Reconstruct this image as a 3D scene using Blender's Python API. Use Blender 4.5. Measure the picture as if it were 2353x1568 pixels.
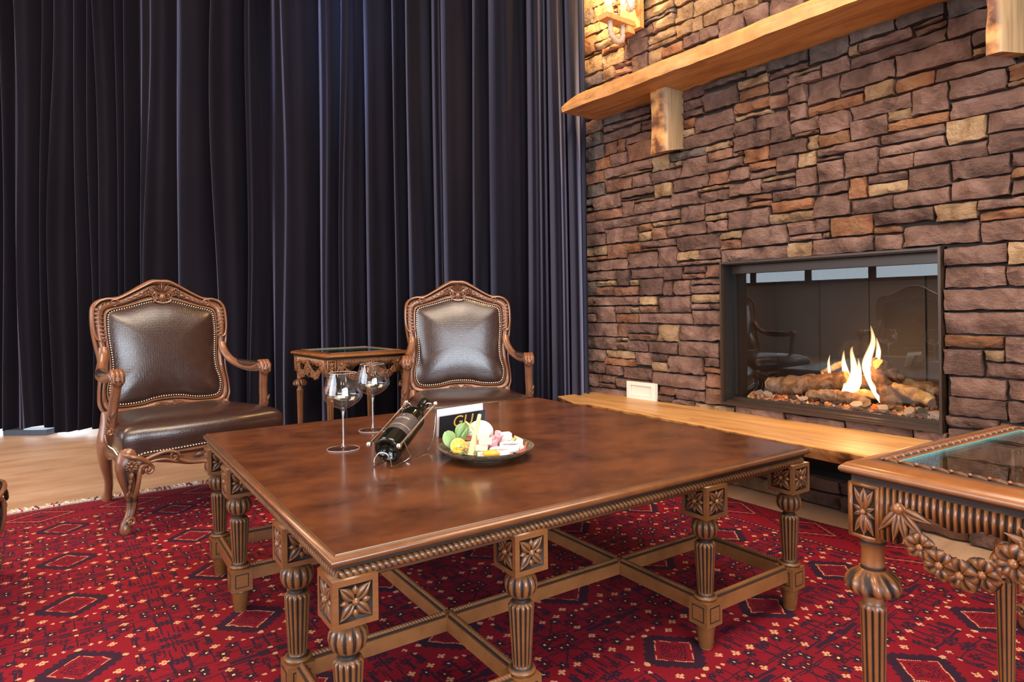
import bpy, math, random
import numpy as np
from mathutils import Vector, Matrix, noise
random.seed(7); rng = np.random.default_rng(7)
S = bpy.context.scene
for o in list(bpy.data.objects): bpy.data.objects.remove(o)
C = bpy.context.collection
PI = math.pi

# ------------------------------------------------------------------ camera
F_PX, ROLL, YAW = 1475.55, .0118, .6365
cd = bpy.data.cameras.new('camera'); cam = bpy.data.objects.new('camera', cd); C.objects.link(cam)
cd.sensor_width = 36; cd.sensor_fit = 'HORIZONTAL'; cd.lens = F_PX/2353*36
cd.shift_y = -78.5/2353; cd.clip_start = .05
fw = Vector((math.sin(YAW), math.cos(YAW), 0)); rt = Vector((math.cos(YAW), -math.sin(YAW), 0)); up = Vector((0, 0, 1))
r2 = rt*math.cos(ROLL) - up*math.sin(ROLL); u2 = rt*math.sin(ROLL) + up*math.cos(ROLL)
m = Matrix((r2, u2, -fw)).transposed().to_4x4(); m.translation = (0, 0, .95)
cam.matrix_world = m
S.camera = cam

# ------------------------------------------------------------------ world, lights, exposure
S.view_settings.view_transform = 'Standard'; S.view_settings.look = 'None'
S.view_settings.gamma = 1; S.view_settings.use_curve_mapping = False
S.view_settings.exposure = 0.95
w = bpy.data.worlds.new('world'); S.world = w; w.use_nodes = True
w.node_tree.nodes['Background'].inputs[0].default_value = (.8, .85, 1, 1)
w.node_tree.nodes['Background'].inputs[1].default_value = .3

def area(name, loc, target, size, power, col, size_y=None, spread=PI):
    l = bpy.data.lights.new(name, 'AREA'); l.energy = power; l.color = col; l.size = size; l.spread = spread
    if size_y: l.shape = 'RECTANGLE'; l.size_y = size_y
    o = bpy.data.objects.new(name, l); C.objects.link(o); o.location = loc
    o.rotation_euler = (Vector(target)-Vector(loc)).to_track_quat('-Z', 'Y').to_euler()
    return o
def point(name, loc, power, col, r=.04):
    l = bpy.data.lights.new(name, 'POINT'); l.energy = power; l.color = col; l.shadow_soft_size = r
    o = bpy.data.objects.new(name, l); C.objects.link(o); o.location = loc; return o
# daylight through the tall windows behind and to the left of the camera
area('window_light', (-.2, -4.6, 2.1), (.8, 3, .9), 4.2, 190, (.80, .89, 1), 2.6)
area('window_light', (-4.7, 1.6, 2.3), (2, 2.2, .8), 4.5, 120, (.82, .90, 1), 2.2)
# ceiling lamps of the hall, the last one an added fill light
area('ceiling_lamp_or_fill', (.6, .4, 4.0), (1.0, 1.6, 0), 2.2, 90, (1, .80, .58))
area('ceiling_lamp_or_fill', (-1.2, 3.6, 4.0), (-.2, 4.2, 0), 1.6, 70, (1, .66, .38))
area('ceiling_lamp_or_fill', (1.9, .6, 4.0), (2.2, 1.2, 0), 1.8, 36, (1, .88, .74))  # added fill light, lifts the dark floor strip by the hearth
# spot washing the top of the curtain
sp = bpy.data.lights.new('curtain_spot', 'SPOT'); sp.energy = 55; sp.color = (.42, .62, 1); sp.spot_size = .8; sp.spot_blend = 1; sp.shadow_soft_size = .1
so = bpy.data.objects.new('curtain_spot', sp); C.objects.link(so); so.location = (1.5, 3.7, 4.0)
so.rotation_euler = (Vector((1.85, 4.7, 3.1))-Vector(so.location)).to_track_quat('-Z', 'Y').to_euler()
point('sconce_bulb_light', (2.73, 2.77, 2.93), 24, (1, .62, .25), .03)
point('fire_light', (3.09, 1.48, .70), 4, (1, .45, .14), .10)

# ------------------------------------------------------------------ node helpers
class V:
    """tiny wrapper that turns python arithmetic into Math nodes"""
    def __init__(s, nt, k): s.nt = nt; s.k = k
    def _m(s, op, *a):
        n = s.nt.nodes.new('ShaderNodeMath'); n.operation = op
        for i, x in enumerate((s,)+a):
            if isinstance(x, V): s.nt.links.new(x.k, n.inputs[i])
            else: n.inputs[i].default_value = x
        return V(s.nt, n.outputs[0])
    def __add__(s, o): return s._m('ADD', o)
    __radd__ = __add__
    def __sub__(s, o): return s._m('SUBTRACT', o)
    def __rsub__(s, o): return (s*-1)+o
    def __mul__(s, o): return s._m('MULTIPLY', o)
    __rmul__ = __mul__
    def __truediv__(s, o): return s._m('DIVIDE', o)
    def lt(s, o): return s._m('LESS_THAN', o)
    def gt(s, o): return s._m('GREATER_THAN', o)
    def abs(s): return s._m('ABSOLUTE')
    def rnd(s): return s._m('ROUND')
    def mx(s, o): return s._m('MAXIMUM', o)
    def mn(s, o): return s._m('MINIMUM', o)
    def sqrt(s): return s._m('SQRT')
    def cos(s): return s._m('COSINE')
    def atan2(s, o): return s._m('ARCTAN2', o)
    def floor(s): return s._m('FLOOR')
    def fract(s): return s._m('FRACT')

def mat(name):
    m = bpy.data.materials.new(name); m.use_nodes = True; nt = m.node_tree
    b = nt.nodes['Principled BSDF']; return m, nt, b
def setp(b, **k):
    for a, v in k.items():
        a = {'base': 'Base Color', 'rough': 'Roughness', 'metal': 'Metallic', 'spec': 'Specular IOR Level', 'coat': 'Coat Weight', 'coatr': 'Coat Roughness',
             'sheen': 'Sheen Weight', 'sheenr': 'Sheen Roughness', 'sheent': 'Sheen Tint', 'trans': 'Transmission Weight', 'ior': 'IOR', 'sss': 'Subsurface Weight', 'alpha': 'Alpha'}.get(a, a)
        if a in ('Base Color', 'Sheen Tint') and len(v) == 3: v = (*v, 1)
        b.inputs[a].default_value = v
def simple(name, base, rough=.5, **k):
    m, nt, b = mat(name); setp(b, base=base, rough=rough, **k); return m
def tex(nt, kind, scale, src='Object', vec_scale=None, rot=None, **k):
    n = nt.nodes.new(kind); n.inputs['Scale'].default_value = scale
    tc = nt.nodes.new('ShaderNodeTexCoord'); v = tc.outputs[src]
    if src == 'World':
        pass
    if vec_scale or rot:
        mp = nt.nodes.new('ShaderNodeMapping'); nt.links.new(v, mp.inputs[0]); v = mp.outputs[0]
        if vec_scale: mp.inputs['Scale'].default_value = vec_scale
        if rot: mp.inputs['Rotation'].default_value = rot
    nt.links.new(v, n.inputs['Vector'])
    for a, x in k.items(): n.inputs[a].default_value = x
    return n
def ramp(nt, src, stops):
    r = nt.nodes.new('ShaderNodeValToRGB'); e = r.color_ramp.elements
    while len(e) < len(stops): e.new(.5)
    for i, (p, c) in enumerate(stops): e[i].position = p; e[i].color = (*c, 1)
    nt.links.new(src, r.inputs[0]); return r.outputs[0]
def mixc(nt, f, a, b, mode='MIX'):
    n = nt.nodes.new('ShaderNodeMix'); n.data_type = 'RGBA'; n.blend_type = mode
    for i, x in ((0, f), (6, a), (7, b)):
        if isinstance(x, V): x = x.k
        if isinstance(x, (int, float)): n.inputs[i].default_value = x
        elif isinstance(x, tuple): n.inputs[i].default_value = (*x, 1)
        else: nt.links.new(x, n.inputs[i])
    return n.outputs[2]
def bump(nt, b, h, strength=.3, dist=.01):
    n = nt.nodes.new('ShaderNodeBump'); n.inputs['Strength'].default_value = strength; n.inputs['Distance'].default_value = dist
    nt.links.new(h, n.inputs['Height']); nt.links.new(n.outputs[0], b.inputs['Normal']); return n

# ------------------------------------------------------------------ materials
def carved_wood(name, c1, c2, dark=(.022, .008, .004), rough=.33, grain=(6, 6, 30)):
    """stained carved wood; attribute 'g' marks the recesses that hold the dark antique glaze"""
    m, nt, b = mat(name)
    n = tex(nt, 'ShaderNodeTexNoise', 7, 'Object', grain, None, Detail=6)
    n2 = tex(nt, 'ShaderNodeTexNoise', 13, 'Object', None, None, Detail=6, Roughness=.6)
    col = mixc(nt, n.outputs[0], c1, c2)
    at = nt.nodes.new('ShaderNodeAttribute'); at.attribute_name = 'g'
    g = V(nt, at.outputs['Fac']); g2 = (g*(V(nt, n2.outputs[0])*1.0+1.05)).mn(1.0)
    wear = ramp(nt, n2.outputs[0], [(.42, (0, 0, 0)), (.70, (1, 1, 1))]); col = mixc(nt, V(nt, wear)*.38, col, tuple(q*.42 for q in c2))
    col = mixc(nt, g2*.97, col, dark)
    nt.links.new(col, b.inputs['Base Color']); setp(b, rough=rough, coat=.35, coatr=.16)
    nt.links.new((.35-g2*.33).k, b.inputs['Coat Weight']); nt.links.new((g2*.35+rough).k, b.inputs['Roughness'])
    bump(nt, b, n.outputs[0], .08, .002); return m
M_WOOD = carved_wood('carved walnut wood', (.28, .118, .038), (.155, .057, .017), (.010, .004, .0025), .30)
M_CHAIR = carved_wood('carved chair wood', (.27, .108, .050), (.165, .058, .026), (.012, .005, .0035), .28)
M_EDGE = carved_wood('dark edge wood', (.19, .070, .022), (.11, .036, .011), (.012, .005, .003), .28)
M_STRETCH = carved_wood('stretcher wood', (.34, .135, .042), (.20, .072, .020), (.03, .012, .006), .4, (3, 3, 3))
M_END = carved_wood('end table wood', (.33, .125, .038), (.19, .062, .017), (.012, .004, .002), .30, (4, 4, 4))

def top_wood():
    m, nt, b = mat('mottled brown table top')
    n = tex(nt, 'ShaderNodeTexNoise', 5.5, 'Object', (1.15, 1.5, 1), (0, 0, .2), Detail=7, Roughness=.66, Distortion=.2)
    n2 = tex(nt, 'ShaderNodeTexNoise', 60, 'Object', (1, 4, 1), (0, 0, .2), Detail=4)
    c = ramp(nt, n.outputs[0], [(.28, (.040, .012, .005)), (.45, (.085, .026, .009)), (.64, (.135, .042, .013))])
    c = mixc(nt, .16, c, n2.outputs[0], 'OVERLAY')
    nt.links.new(c, b.inputs['Base Color'])
    r = V(nt, n.outputs[0])*.10+.24; nt.links.new(r.k, b.inputs['Roughness']); setp(b, coat=.25, coatr=.12)
    bump(nt, b, n2.outputs[0], .03, .001); return m
M_TOP = top_wood()

def honey(name, ax, c=((.30, .105, .022), (.60, .27, .075), (.72, .38, .13)), rough=.38):
    m, nt, b = mat(name)
    sc = {'x': (1, 9, 9), 'y': (9, 1, 9), 'z': (9, 9, 1)}[ax]
    n = tex(nt, 'ShaderNodeTexNoise', 1.7, 'Object', sc, None, Detail=7, Roughness=.6, Distortion=1.2)
    k = tex(nt, 'ShaderNodeTexNoise', 2.6, 'Object', tuple(x**.45 for x in sc), None, Detail=3, Distortion=.8)
    col = ramp(nt, n.outputs[0], [(.28, c[0]), (.47, c[1]), (.66, c[2])])
    kk = ramp(nt, k.outputs[0], [(.60, (0, 0, 0)), (.74, (1, 1, 1))])
    col = mixc(nt, V(nt, kk)*.7, col, (.25, .075, .018))
    at = nt.nodes.new('ShaderNodeAttribute'); at.attribute_name = 'g'
    bk = tex(nt, 'ShaderNodeTexNoise', 14, 'Object', None, None, Detail=5)
    bark = ramp(nt, bk.outputs[0], [(.40, (.11, .035, .012)), (.52, (.42, .17, .045)), (.68, (.62, .33, .11))])
    col = mixc(nt, V(nt, at.outputs['Fac']), col, bark)
    nt.links.new(col, b.inputs['Base Color']); setp(b, rough=rough+.08, coat=.12, coatr=.3)
    bump(nt, b, n.outputs[0], .12, .003); return m
M_MANTEL = honey('honey mantel wood', 'y')
M_BENCH = honey('honey slab wood', 'y', ((.32, .13, .035), (.54, .26, .08), (.65, .35, .125)), .34)
M_CORBEL = honey('pale corbel wood', 'z', ((.20, .11, .05), (.34, .21, .10), (.42, .28, .14)), .5)

def stone_mat(name, c1, c2, c3):
    m, nt, b = mat(name)
    n = tex(nt, 'ShaderNodeTexNoise', 9, 'Object', None, None, Detail=8, Roughness=.62, Distortion=.5)
    n2 = tex(nt, 'ShaderNodeTexNoise', 34, 'Object', (1, 1, 1.8), None, Detail=7, Roughness=.65)
    col = ramp(nt, n.outputs[0], [(.32, c1), (.50, c2), (.68, c3)])
    oi = nt.nodes.new('ShaderNodeObjectInfo')
    hv = nt.nodes.new('ShaderNodeHueSaturation'); nt.links.new(col, hv.inputs['Color'])
    nt.links.new((V(nt, oi.outputs['Random'])*.45+.80).k, hv.inputs['Value'])
    sp_ = tex(nt, 'ShaderNodeTexNoise', 160, 'Object', None, None, Detail=2)
    s_ = ramp(nt, sp_.outputs[0], [(.68, (0, 0, 0)), (.76, (1, 1, 1))])
    col = mixc(nt, V(nt, s_)*.22, hv.outputs[0], (.42, .33, .28))
    nt.links.new(col, b.inputs['Base Color']); setp(b, rough=.78, spec=.35)
    h = V(nt, n.outputs[0])*1.8+V(nt, n2.outputs[0])*.9
    bump(nt, b, h.k, 1.0, .032); return m
STONE = {'b': stone_mat('brown stone', (.11, .056, .040), (.225, .117, .084), (.33, .19, .142)),
         'r': stone_mat('reddish stone', (.13, .053, .030), (.26, .115, .066), (.36, .185, .115)),
         't': stone_mat('tan stone', (.20, .105, .050), (.41, .24, .120), (.52, .34, .20)),
         'o': stone_mat('orange stone', (.19, .065, .026), (.33, .135, .060), (.40, .20, .10)),
         'g': stone_mat('grey brown stone', (.075, .055, .050), (.165, .115, .096), (.26, .185, .155)),
         'd': stone_mat('dark brown stone', (.070, .036, .028), (.150, .074, .055), (.22, .115, .085))}
M_MORTAR = simple('dark joint mortar', (.035, .022, .018), .9)

def velvet():
    m, nt, b = mat('midnight velvet')
    n = tex(nt, 'ShaderNodeTexNoise', 5, 'Object', (1, 1, .25), None, Detail=4)
    fz = tex(nt, 'ShaderNodeTexNoise', 420, 'Object', None, None, Detail=2)
    col = mixc(nt, n.outputs[0], (.0035, .003, .006), (.009, .007, .011))
    nt.links.new(col, b.inputs['Base Color']); setp(b, rough=.9, spec=.08, sheen=.80, sheenr=.32, sheent=(.44, .47, .80))
    bump(nt, b, fz.outputs[0], .25, .001); return m
M_VELVET = velvet()

def leather():
    m, nt, b = mat('embossed crocodile leather')
    v = tex(nt, 'ShaderNodeTexVoronoi', 92, 'Object', (1.0, 1, .75), None, Randomness=.55); v.feature = 'DISTANCE_TO_EDGE'
    n = tex(nt, 'ShaderNodeTexNoise', 25, 'Object', None, None, Detail=5)
    col = mixc(nt, n.outputs[0], (.020, .0085, .0065), (.050, .021, .015))
    e = ramp(nt, v.outputs[0], [(0, (0, 0, 0)), (.12, (1, 1, 1))])
    nt.links.new(col, b.inputs['Base Color']); setp(b, rough=.27, spec=.6, coat=.35, coatr=.22)
    h = V(nt, e)*1.0+V(nt, n.outputs[0])*.5
    bump(nt, b, h.k, .12, .0025); return m
M_LEATHER = leather()
M_BRASS = simple('brass nail', (.93, .84, .66), .22, metal=1.0)
M_STEEL = simple('brushed steel wire', (.75, .70, .66), .22, metal=1.0)
M_BLACK = simple('black coated metal', (.013, .012, .012), .35, spec=.5)
M_BROWNMETAL = simple('bronze brown metal', (.050, .026, .014), .36, metal=.3)
M_FIREBOX = simple('firebox lining', (.011, .0065, .0045), .6)
M_WHITE = simple('warm white plastic', (.80, .71, .60), .35)
M_PAPER = simple('white card', (.88, .88, .90), .5)
M_CERAMIC = simple('white ceramic', (.85, .84, .84), .2)
M_NAVY = simple('black card', (.016, .022, .030), .28)
M_GOLD = simple('gold print', (.80, .48, .08), .35)
M_SILVERINK = simple('silver print', (.62, .56, .54), .4)

def glass_mat(name, ior=1.45, col=(1, 1, 1)):
    m, nt, b = mat(name); nt.nodes.remove(b)
    out = nt.nodes['Material Output']; g = nt.nodes.new('ShaderNodeBsdfGlossy'); g.inputs['Roughness'].default_value = 0; 
    t = nt.nodes.new('ShaderNodeBsdfTransparent'); t.inputs[0].default_value = (*col, 1)
    lw = nt.nodes.new('ShaderNodeLayerWeight'); lw.inputs[0].default_value = .5; q = V(nt, lw.outputs['Facing']); r0 = ((ior-1)/(ior+1))**2; q2 = q*q; f = (q2*q2*q)*(1-r0)+r0
    mx = nt.nodes.new('ShaderNodeMixShader'); nt.links.new(f.k, mx.inputs[0]); nt.links.new(t.outputs[0], mx.inputs[1]); nt.links.new(g.outputs[0], mx.inputs[2])
    nt.links.new(mx.outputs[0], out.inputs[0]); return m
M_PANE = glass_mat('fireplace glass', 1.62, (.93, .92, .90))
M_GLASS = glass_mat('thin wine glass', 1.95, (.985, .985, .99))
M_STEMGLASS = simple('solid glass', (1, 1, 1), .0, trans=1.0, ior=1.46)
M_TABLEGLASS = glass_mat('table glass', 1.55, (.86, .92, .90))
M_GLASSEDGE = simple('green glass edge', (.14, .34, .33), .1, spec=.6)
M_BOTTLE = simple('dark bottle glass', (.004, .005, .003), .05, spec=.55)
M_RIMGLINT = simple('glass rim highlight', (.85, .87, .9), .05, trans=.55, ior=1.3)  # whitish base colour paints the bright highlights of the glass edges
M_LABEL = simple('grey brown wine label', (.066, .050, .046), .45)

def emis(name, col, s):
    m, nt, b = mat(name); nt.nodes.remove(b); e = nt.nodes.new('ShaderNodeEmission')
    e.inputs[0].default_value = (*col, 1); e.inputs[1].default_value = s; nt.links.new(e.outputs[0], nt.nodes['Material Output'].inputs[0]); return m
M_DAY = emis('daylight outside', (.72, .86, 1), 2.6)
M_GLINTLAMP = emis('glint globe', (1, .72, .40), 14)  # for the added globes behind the camera
M_BULB = emis('bulb', (1, .74, .38), 45)

def floor_mat():
    m, nt, b = mat('sandy floor')
    n = tex(nt, 'ShaderNodeTexNoise', 2.2, 'Object', (1, 3, 1), (0, 0, .9), Detail=7, Roughness=.6, Distortion=.6)
    n2 = tex(nt, 'ShaderNodeTexNoise', 45, 'Object', (1, 3.5, 1), (0, 0, .9), Detail=3)
    col = ramp(nt, n.outputs[0], [(.35, (.40, .235, .145)), (.55, (.50, .315, .20)), (.72, (.58, .40, .28))])
    col = mixc(nt, .12, col, n2.outputs[0], 'OVERLAY')
    nt.links.new(col, b.inputs['Base Color']); setp(b, rough=.42, spec=.4)
    bump(nt, b, n2.outputs[0], .05, .002); return m
M_FLOOR = floor_mat()
M_WALL = simple('dim plaster', (.30, .25, .22), .8)
M_CEIL = simple('ceiling plaster', (.42, .38, .34), .9)

def rug_mat():
    m, nt, b = mat('red Turkmen rug')
    tc = nt.nodes.new('ShaderNodeTexCoord'); sx = nt.nodes.new('ShaderNodeSeparateXYZ'); nt.links.new(tc.outputs['Object'], sx.inputs[0])
    wob = tex(nt, 'ShaderNodeTexNoise', 30, 'Object', None, None, Detail=2)
    K = .0038
    wv = (V(nt, wob.outputs[0])-.5)*.012
    x0 = V(nt, sx.outputs[0])+wv; y0 = V(nt, sx.outputs[1])+wv
    x = (x0/K).floor()*K; y = (y0/K).floor()*K
    PX, PY = .432, .452
    u = (x-.08)/PX; v = (y-2.5)/PY
    a = (u-u.rnd())*PX; bb = (v-v.rnd())*PY; pa = a.abs(); pb = bb.abs()
    iu = u.rnd(); iv = v.rnd()
    def rect(cx, cy, w, h): return ((pa-cx).abs()-w).mx((pb-cy).abs()-h).lt(0)
    def orr(*l):
        r = l[0]
        for q in l[1:]: r = r.mx(q)
        return r
    def flower(cx, cy, r, n=2.0):
        dx = pa-cx; dy = pb-cy; d = (dx*dx+dy*dy).sqrt(); th = dy.atan2(dx)
        pet = (th*n).cos().abs()*.55+.45
        return d.lt(pet*r)*d.gt(r*.16)
    def dot(cx, cy, r):
        dx = pa-cx; dy = pb-cy; return (dx*dx+dy*dy).lt(r*r)
    r1 = pa+pb*1.02
    dash = ((pa-pb)/.0085).fract().lt(.62)
    jag = (((pa-pb)/.034).fract()-.5).abs()*.026
    ring = r1.gt(.066)*r1.lt(.072)*dash
    dark_med = r1.gt(.073)*(r1-jag).lt(.106)
    core = r1.lt(.052)*(((pa/.012).fract()-.5)*((pb/.012).fract()-.5)).gt(0.0)*r1.gt(.012)
    bars = orr(rect(.030, .150, .0035, .020), rect(0, .165, .003, .042), rect(.045, .168, .045, .0022), rect(.135, .045, .0045, .026), rect(.165, .075, .0045, .024),
               rect(.195, .150, .0025, .040), rect(.150, .190, .045, .0025), rect(.160, .028, .030, .0022), rect(.200, .085, .0022, .035), rect(.105, .212, .040, .003), rect(.215, .03, .002, .04))
    bars = orr(bars, rect(.185, .182, .026, .0028), rect(.125, .060, .0035, .020), rect(.020, .215, .020, .0025), rect(.072, .160, .0022, .028), rect(.140, .168, .0024, .024), rect(.190, .062, .0022, .022), rect(.105, .145, .024, .0022), rect(.060, .222, .05, .0024))
    diag = ((pa-pb*1.0-.03).abs().lt(.003))*pb.gt(.12)*pb.lt(.19)
    dflo = orr(flower(.083, .130, .021, 2.5), flower(.150, .130, .020, 2.5), flower(.200, .020, .017, 2.5), flower(.060, .195, .019, 2.5), flower(.175, .215, .018, 2.5), flower(.205, .130, .018, 2.5), flower(.135, .075, .015, 2.5), flower(.015, .135, .012, 2.5))
    mflo = orr(flower(.115, .165, .024, 3.0), flower(.205, .200, .020, 3.0), flower(.170, .052, .018, 3.0), flower(.03, .185, .016, 3.0))
    cream = orr(flower(.080, .085, .0125), flower(.125, .108, .013), flower(.182, .112, .0125), flower(.118, .195, .012), dot(.104, 0, .0085), dot(0, .104, .0085),
                dot(.030, .120, .006), dot(.052, .118, .0055), dot(.128, .030, .0055), flower(.145, .0, .010), dot(0, .205, .007)) * ((x/.0076).fract()+(y/.0076).fract()).lt(1.45)
    specks = orr(dot(.083, .130, .0035), dot(.150, .130, .0035), dot(.060, .195, .0035), dot(.115, .165, .003), dot(.175, .215, .003), dot(.205, .2, .003))
    orng = orr(dot(.104, 0, .0035)*0.0, dot(.030, .12, .003))
    # border on the window side and the hearth side
    ex = (x-2.43); ey = (y-3.52)
    inb = ex.mx(ey).gt(0)
    t = ex.gt(ey); along = t*y+(1.0-t)*x; acr = ex.mx(ey)
    al = (along/.36); fa = ((al-al.rnd())*.36).abs(); ac = (acr-.145).abs()
    octo = (fa*.8+ac*1.25).mx(fa*.72)
    bl = orr(octo.gt(.098)*octo.lt(.107)); bd = orr(octo.gt(.075)*octo.lt(.098)*((along/.03).fract().lt(.7)), octo.lt(.03), octo.gt(.125)*octo.lt(.150)*((along/.022).fract().lt(.6)))
    stripe = orr((acr-.006).abs().lt(.006), (acr-.028).abs().lt(.004), (acr-.262).abs().lt(.006), (acr-.285).abs().lt(.005))
    bdot = (acr-.017).abs().lt(.004)*((along/.02).fract().lt(.3))
    bdot2 = (acr-.273).abs().lt(.004)*((along/.02).fract().lt(.3))
    L_X = ((x+.10).abs()).lt(.004)
    n = tex(nt, 'ShaderNodeTexNoise', 3.2, 'Object', None, None, Detail=4)
    nf = tex(nt, 'ShaderNodeTexNoise', 300, 'Object', None, None, Detail=2)
    red = mixc(nt, n.outputs[0], (.125, .0015, .008), (.27, .0030, .015))
    red = mixc(nt, V(nt, nf.outputs[0])*.4, red, (.13, .002, .008))
    fld = 1.0-inb
    col = mixc(nt, orr(mflo, core)*fld*.88, red, (.026, .003, .012))
    col = mixc(nt, orr(dark_med, bars, dflo, diag)*fld*.93, col, (.010, .0065, .020))
    col = mixc(nt, orr(cream, ring)*fld*.85, col, (.62, .33, .17))
    col = mixc(nt, specks*fld*.9, col, (.70, .52, .18))
    col = mixc(nt, orr(bd, stripe)*inb*.9, col, (.014, .006, .016))
    col = mixc(nt, orr(bl, bdot, bdot2)*inb*.7, col, (.55, .20, .09))
    nt.links.new(col, b.inputs['Base Color']); setp(b, rough=.75, spec=.2, sheen=.05, sheenr=.4, sheent=(1, .25, .3))
    bump(nt, b, nf.outputs[0], .5, .003); return m
M_RUG = rug_mat()
M_FRINGE = simple('cream fringe wool', (.62, .50, .42), .9)

# ------------------------------------------------------------------ mesh builder
class Mesh:
    def __init__(s): s.v = []; s.q = []; s.g = []; s.n = 0; s.mi = []
    def add(s, verts, faces, g=None, mi=0):
        verts = np.asarray(verts, float).reshape(-1, 3); s.v.append(verts)
        s.g.append(np.zeros(len(verts)) if g is None else np.broadcast_to(np.asarray(g, float).reshape(-1), (len(verts),)) if np.size(g) == 1 else np.asarray(g, float).reshape(-1))
        for f in faces: s.q.append([i+s.n for i in f]); s.mi.append(mi)
        s.n += len(verts); return s
    def grid(s, P, g=None, cu=False, cv=False, flip=False, mi=0, caps=False):
        """P: (nu,nv,3) array of points"""
        P = np.asarray(P, float); nu, nv = P.shape[:2]
        I = np.arange(nu*nv).reshape(nu, nv)
        if cu: I = np.vstack([I, I[:1]])
        if cv: I = np.hstack([I, I[:, :1]])
        a = I[:-1, :-1].ravel(); b = I[1:, :-1].ravel(); c = I[1:, 1:].ravel(); d = I[:-1, 1:].ravel()
        F = np.stack([a, b, c, d], 1)
        if flip: F = F[:, ::-1]
        F = F.tolist()
        if caps:
            F.append(list(range(nv))[::-1] if not flip else list(range(nv)))
            F.append(list(range((nu-1)*nv, nu*nv)) if not flip else list(range((nu-1)*nv, nu*nv))[::-1])
        return s.add(P.reshape(-1, 3), F, None if g is None else np.asarray(g).reshape(-1), mi)
    def box(s, c, d, rot=0, mi=0, g=None):
        x, y, z = [q/2 for q in d]; V_ = np.array([(-x, -y, -z), (x, -y, -z), (x, y, -z), (-x, y, -z), (-x, -y, z), (x, -y, z), (x, y, z), (-x, y, z)])
        if rot is not None and not isinstance(rot, (int, float)): V_ = V_ @ np.array(rot).T
        elif rot:
            k, l = math.cos(rot), math.sin(rot); V_ = V_ @ np.array([[k, l, 0], [-l, k, 0], [0, 0, 1]])
        return s.add(V_+np.array(c), [(0, 3, 2, 1), (4, 5, 6, 7), (0, 1, 5, 4), (1, 2, 6, 5), (2, 3, 7, 6), (3, 0, 4, 7)], g, mi)
    def lathe(s, prof, n=32, c=(0, 0, 0), fn=None, g=None, caps=True, mi=0):
        th = np.linspace(0, 2*PI, n, endpoint=False); prof = np.array(prof, float)
        R = np.repeat(prof[:, :1], n, 1); Zz = np.repeat(prof[:, 1:2], n, 1); T = np.repeat(th[None], len(prof), 0); G = np.zeros_like(R)
        if fn is not None: R, G = fn(T, Zz, R)
        P = np.stack([R*np.cos(T)+c[0], R*np.sin(T)+c[1], Zz+c[2]], 2)
        return s.grid(P, G if g is None else np.full(G.shape, g), cv=True, flip=True, caps=caps, mi=mi)
    def sphere(s, c, r, n=10, sc=(1, 1, 1), g=None, mi=0):
        ph = np.linspace(.02, PI-.02, max(5, n//2+1)); th = np.linspace(0, 2*PI, n, endpoint=False)
        PH, TH = np.meshgrid(ph, th, indexing='ij')
        P = np.stack([np.sin(PH)*np.cos(TH)*sc[0], np.sin(PH)*np.sin(TH)*sc[1], np.cos(PH)*sc[2]], 2)*r+np.array(c)
        return s.grid(P, None if g is None else np.full(PH.shape, g), cv=True, caps=True, mi=mi)
    def tube(s, pts, rad, n=8, up_=None, sec=None, g=None, mi=0, closed=False, ry=None):
        """sweep; rad scalar/array; sec(theta,i)->(radius factor array, g array)"""
        P = np.asarray(pts, float); k = len(P); rad = np.broadcast_to(np.asarray(rad, float), (k,)); ry = rad if ry is None else np.broadcast_to(np.asarray(ry, float), (k,))
        T = np.gradient(P, axis=0)
        if closed: T = np.roll(P, -1, 0)-np.roll(P, 1, 0)
        T /= np.linalg.norm(T, axis=1)[:, None]+1e-12
        if up_ is None:
            u = np.array([0, 0, 1.]) if abs(T[0][2]) < .9 else np.array([1., 0, 0])
            N = []
            for t in T:
                u = u-t*(u@t); u /= np.linalg.norm(u)+1e-12; N.append(u.copy())
            N = np.array(N)
        else:
            N = np.array([np.asarray(up_, float)]*k); N = N-T*np.sum(N*T, 1)[:, None]; N /= np.linalg.norm(N, axis=1)[:, None]+1e-9
        B = np.cross(T, N)
        th = np.linspace(0, 2*PI, n, endpoint=False)
        f = np.ones((k, n)); G = np.zeros((k, n))
        if sec is not None:
            TH = np.repeat(th[None], k, 0); f, G = sec(TH, np.arange(k)[:, None])
            f = np.broadcast_to(f, (k, n)); G = np.broadcast_to(G, (k, n))
        elif up_ is not None and g is None: G = np.repeat(np.clip(.15-np.cos(th)*1.6, 0, 1)[None], k, 0)
        if g is not None: G = np.full((k, n), g)
        Q = P[:, None, :]+(f*np.cos(th)[None]*rad[:, None])[:, :, None]*N[:, None, :]+(f*np.sin(th)[None]*ry[:, None])[:, :, None]*B[:, None, :]
        return s.grid(Q, G, cv=True, cu=closed, flip=True, caps=not closed, mi=mi)
    def leaf(s, p0, p1, width, nrm, h=.006, nu=7, nv=6, groove=.45, tip=1.0):
        p0 = np.array(p0, float); p1 = np.array(p1, float); d = p1-p0; L = np.linalg.norm(d); d /= L
        nrm = np.array(nrm, float); nrm /= np.linalg.norm(nrm); sd = np.cross(nrm, d)
        u = np.linspace(0, 1, nu); v = np.linspace(-1, 1, nv+1)
        U, W = np.meshgrid(u, v, indexing='ij')
        wd = width/2*(np.sin(PI*np.clip(U*.94+.05, 0, 1)**(.75*tip)) if tip < 1.3 else np.sin(PI*np.clip(U*.93+.04, 0, 1)**1.25)**.62)
        ht = h*(1-np.abs(W)**2.2)*(.35+.65*np.sin(PI*np.clip(U*.9+.08, 0, 1)))-h*groove*np.exp(-(W/.22)**2)*(U < .96)
        P = p0+U[..., None]*L*d+(W*wd)[..., None]*sd+ht[..., None]*nrm
        G = np.clip(np.abs(W)**4*1.1+.80*np.exp(-(W/.14)**2)*groove*1.8*(U < .85), 0, 1)
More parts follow.
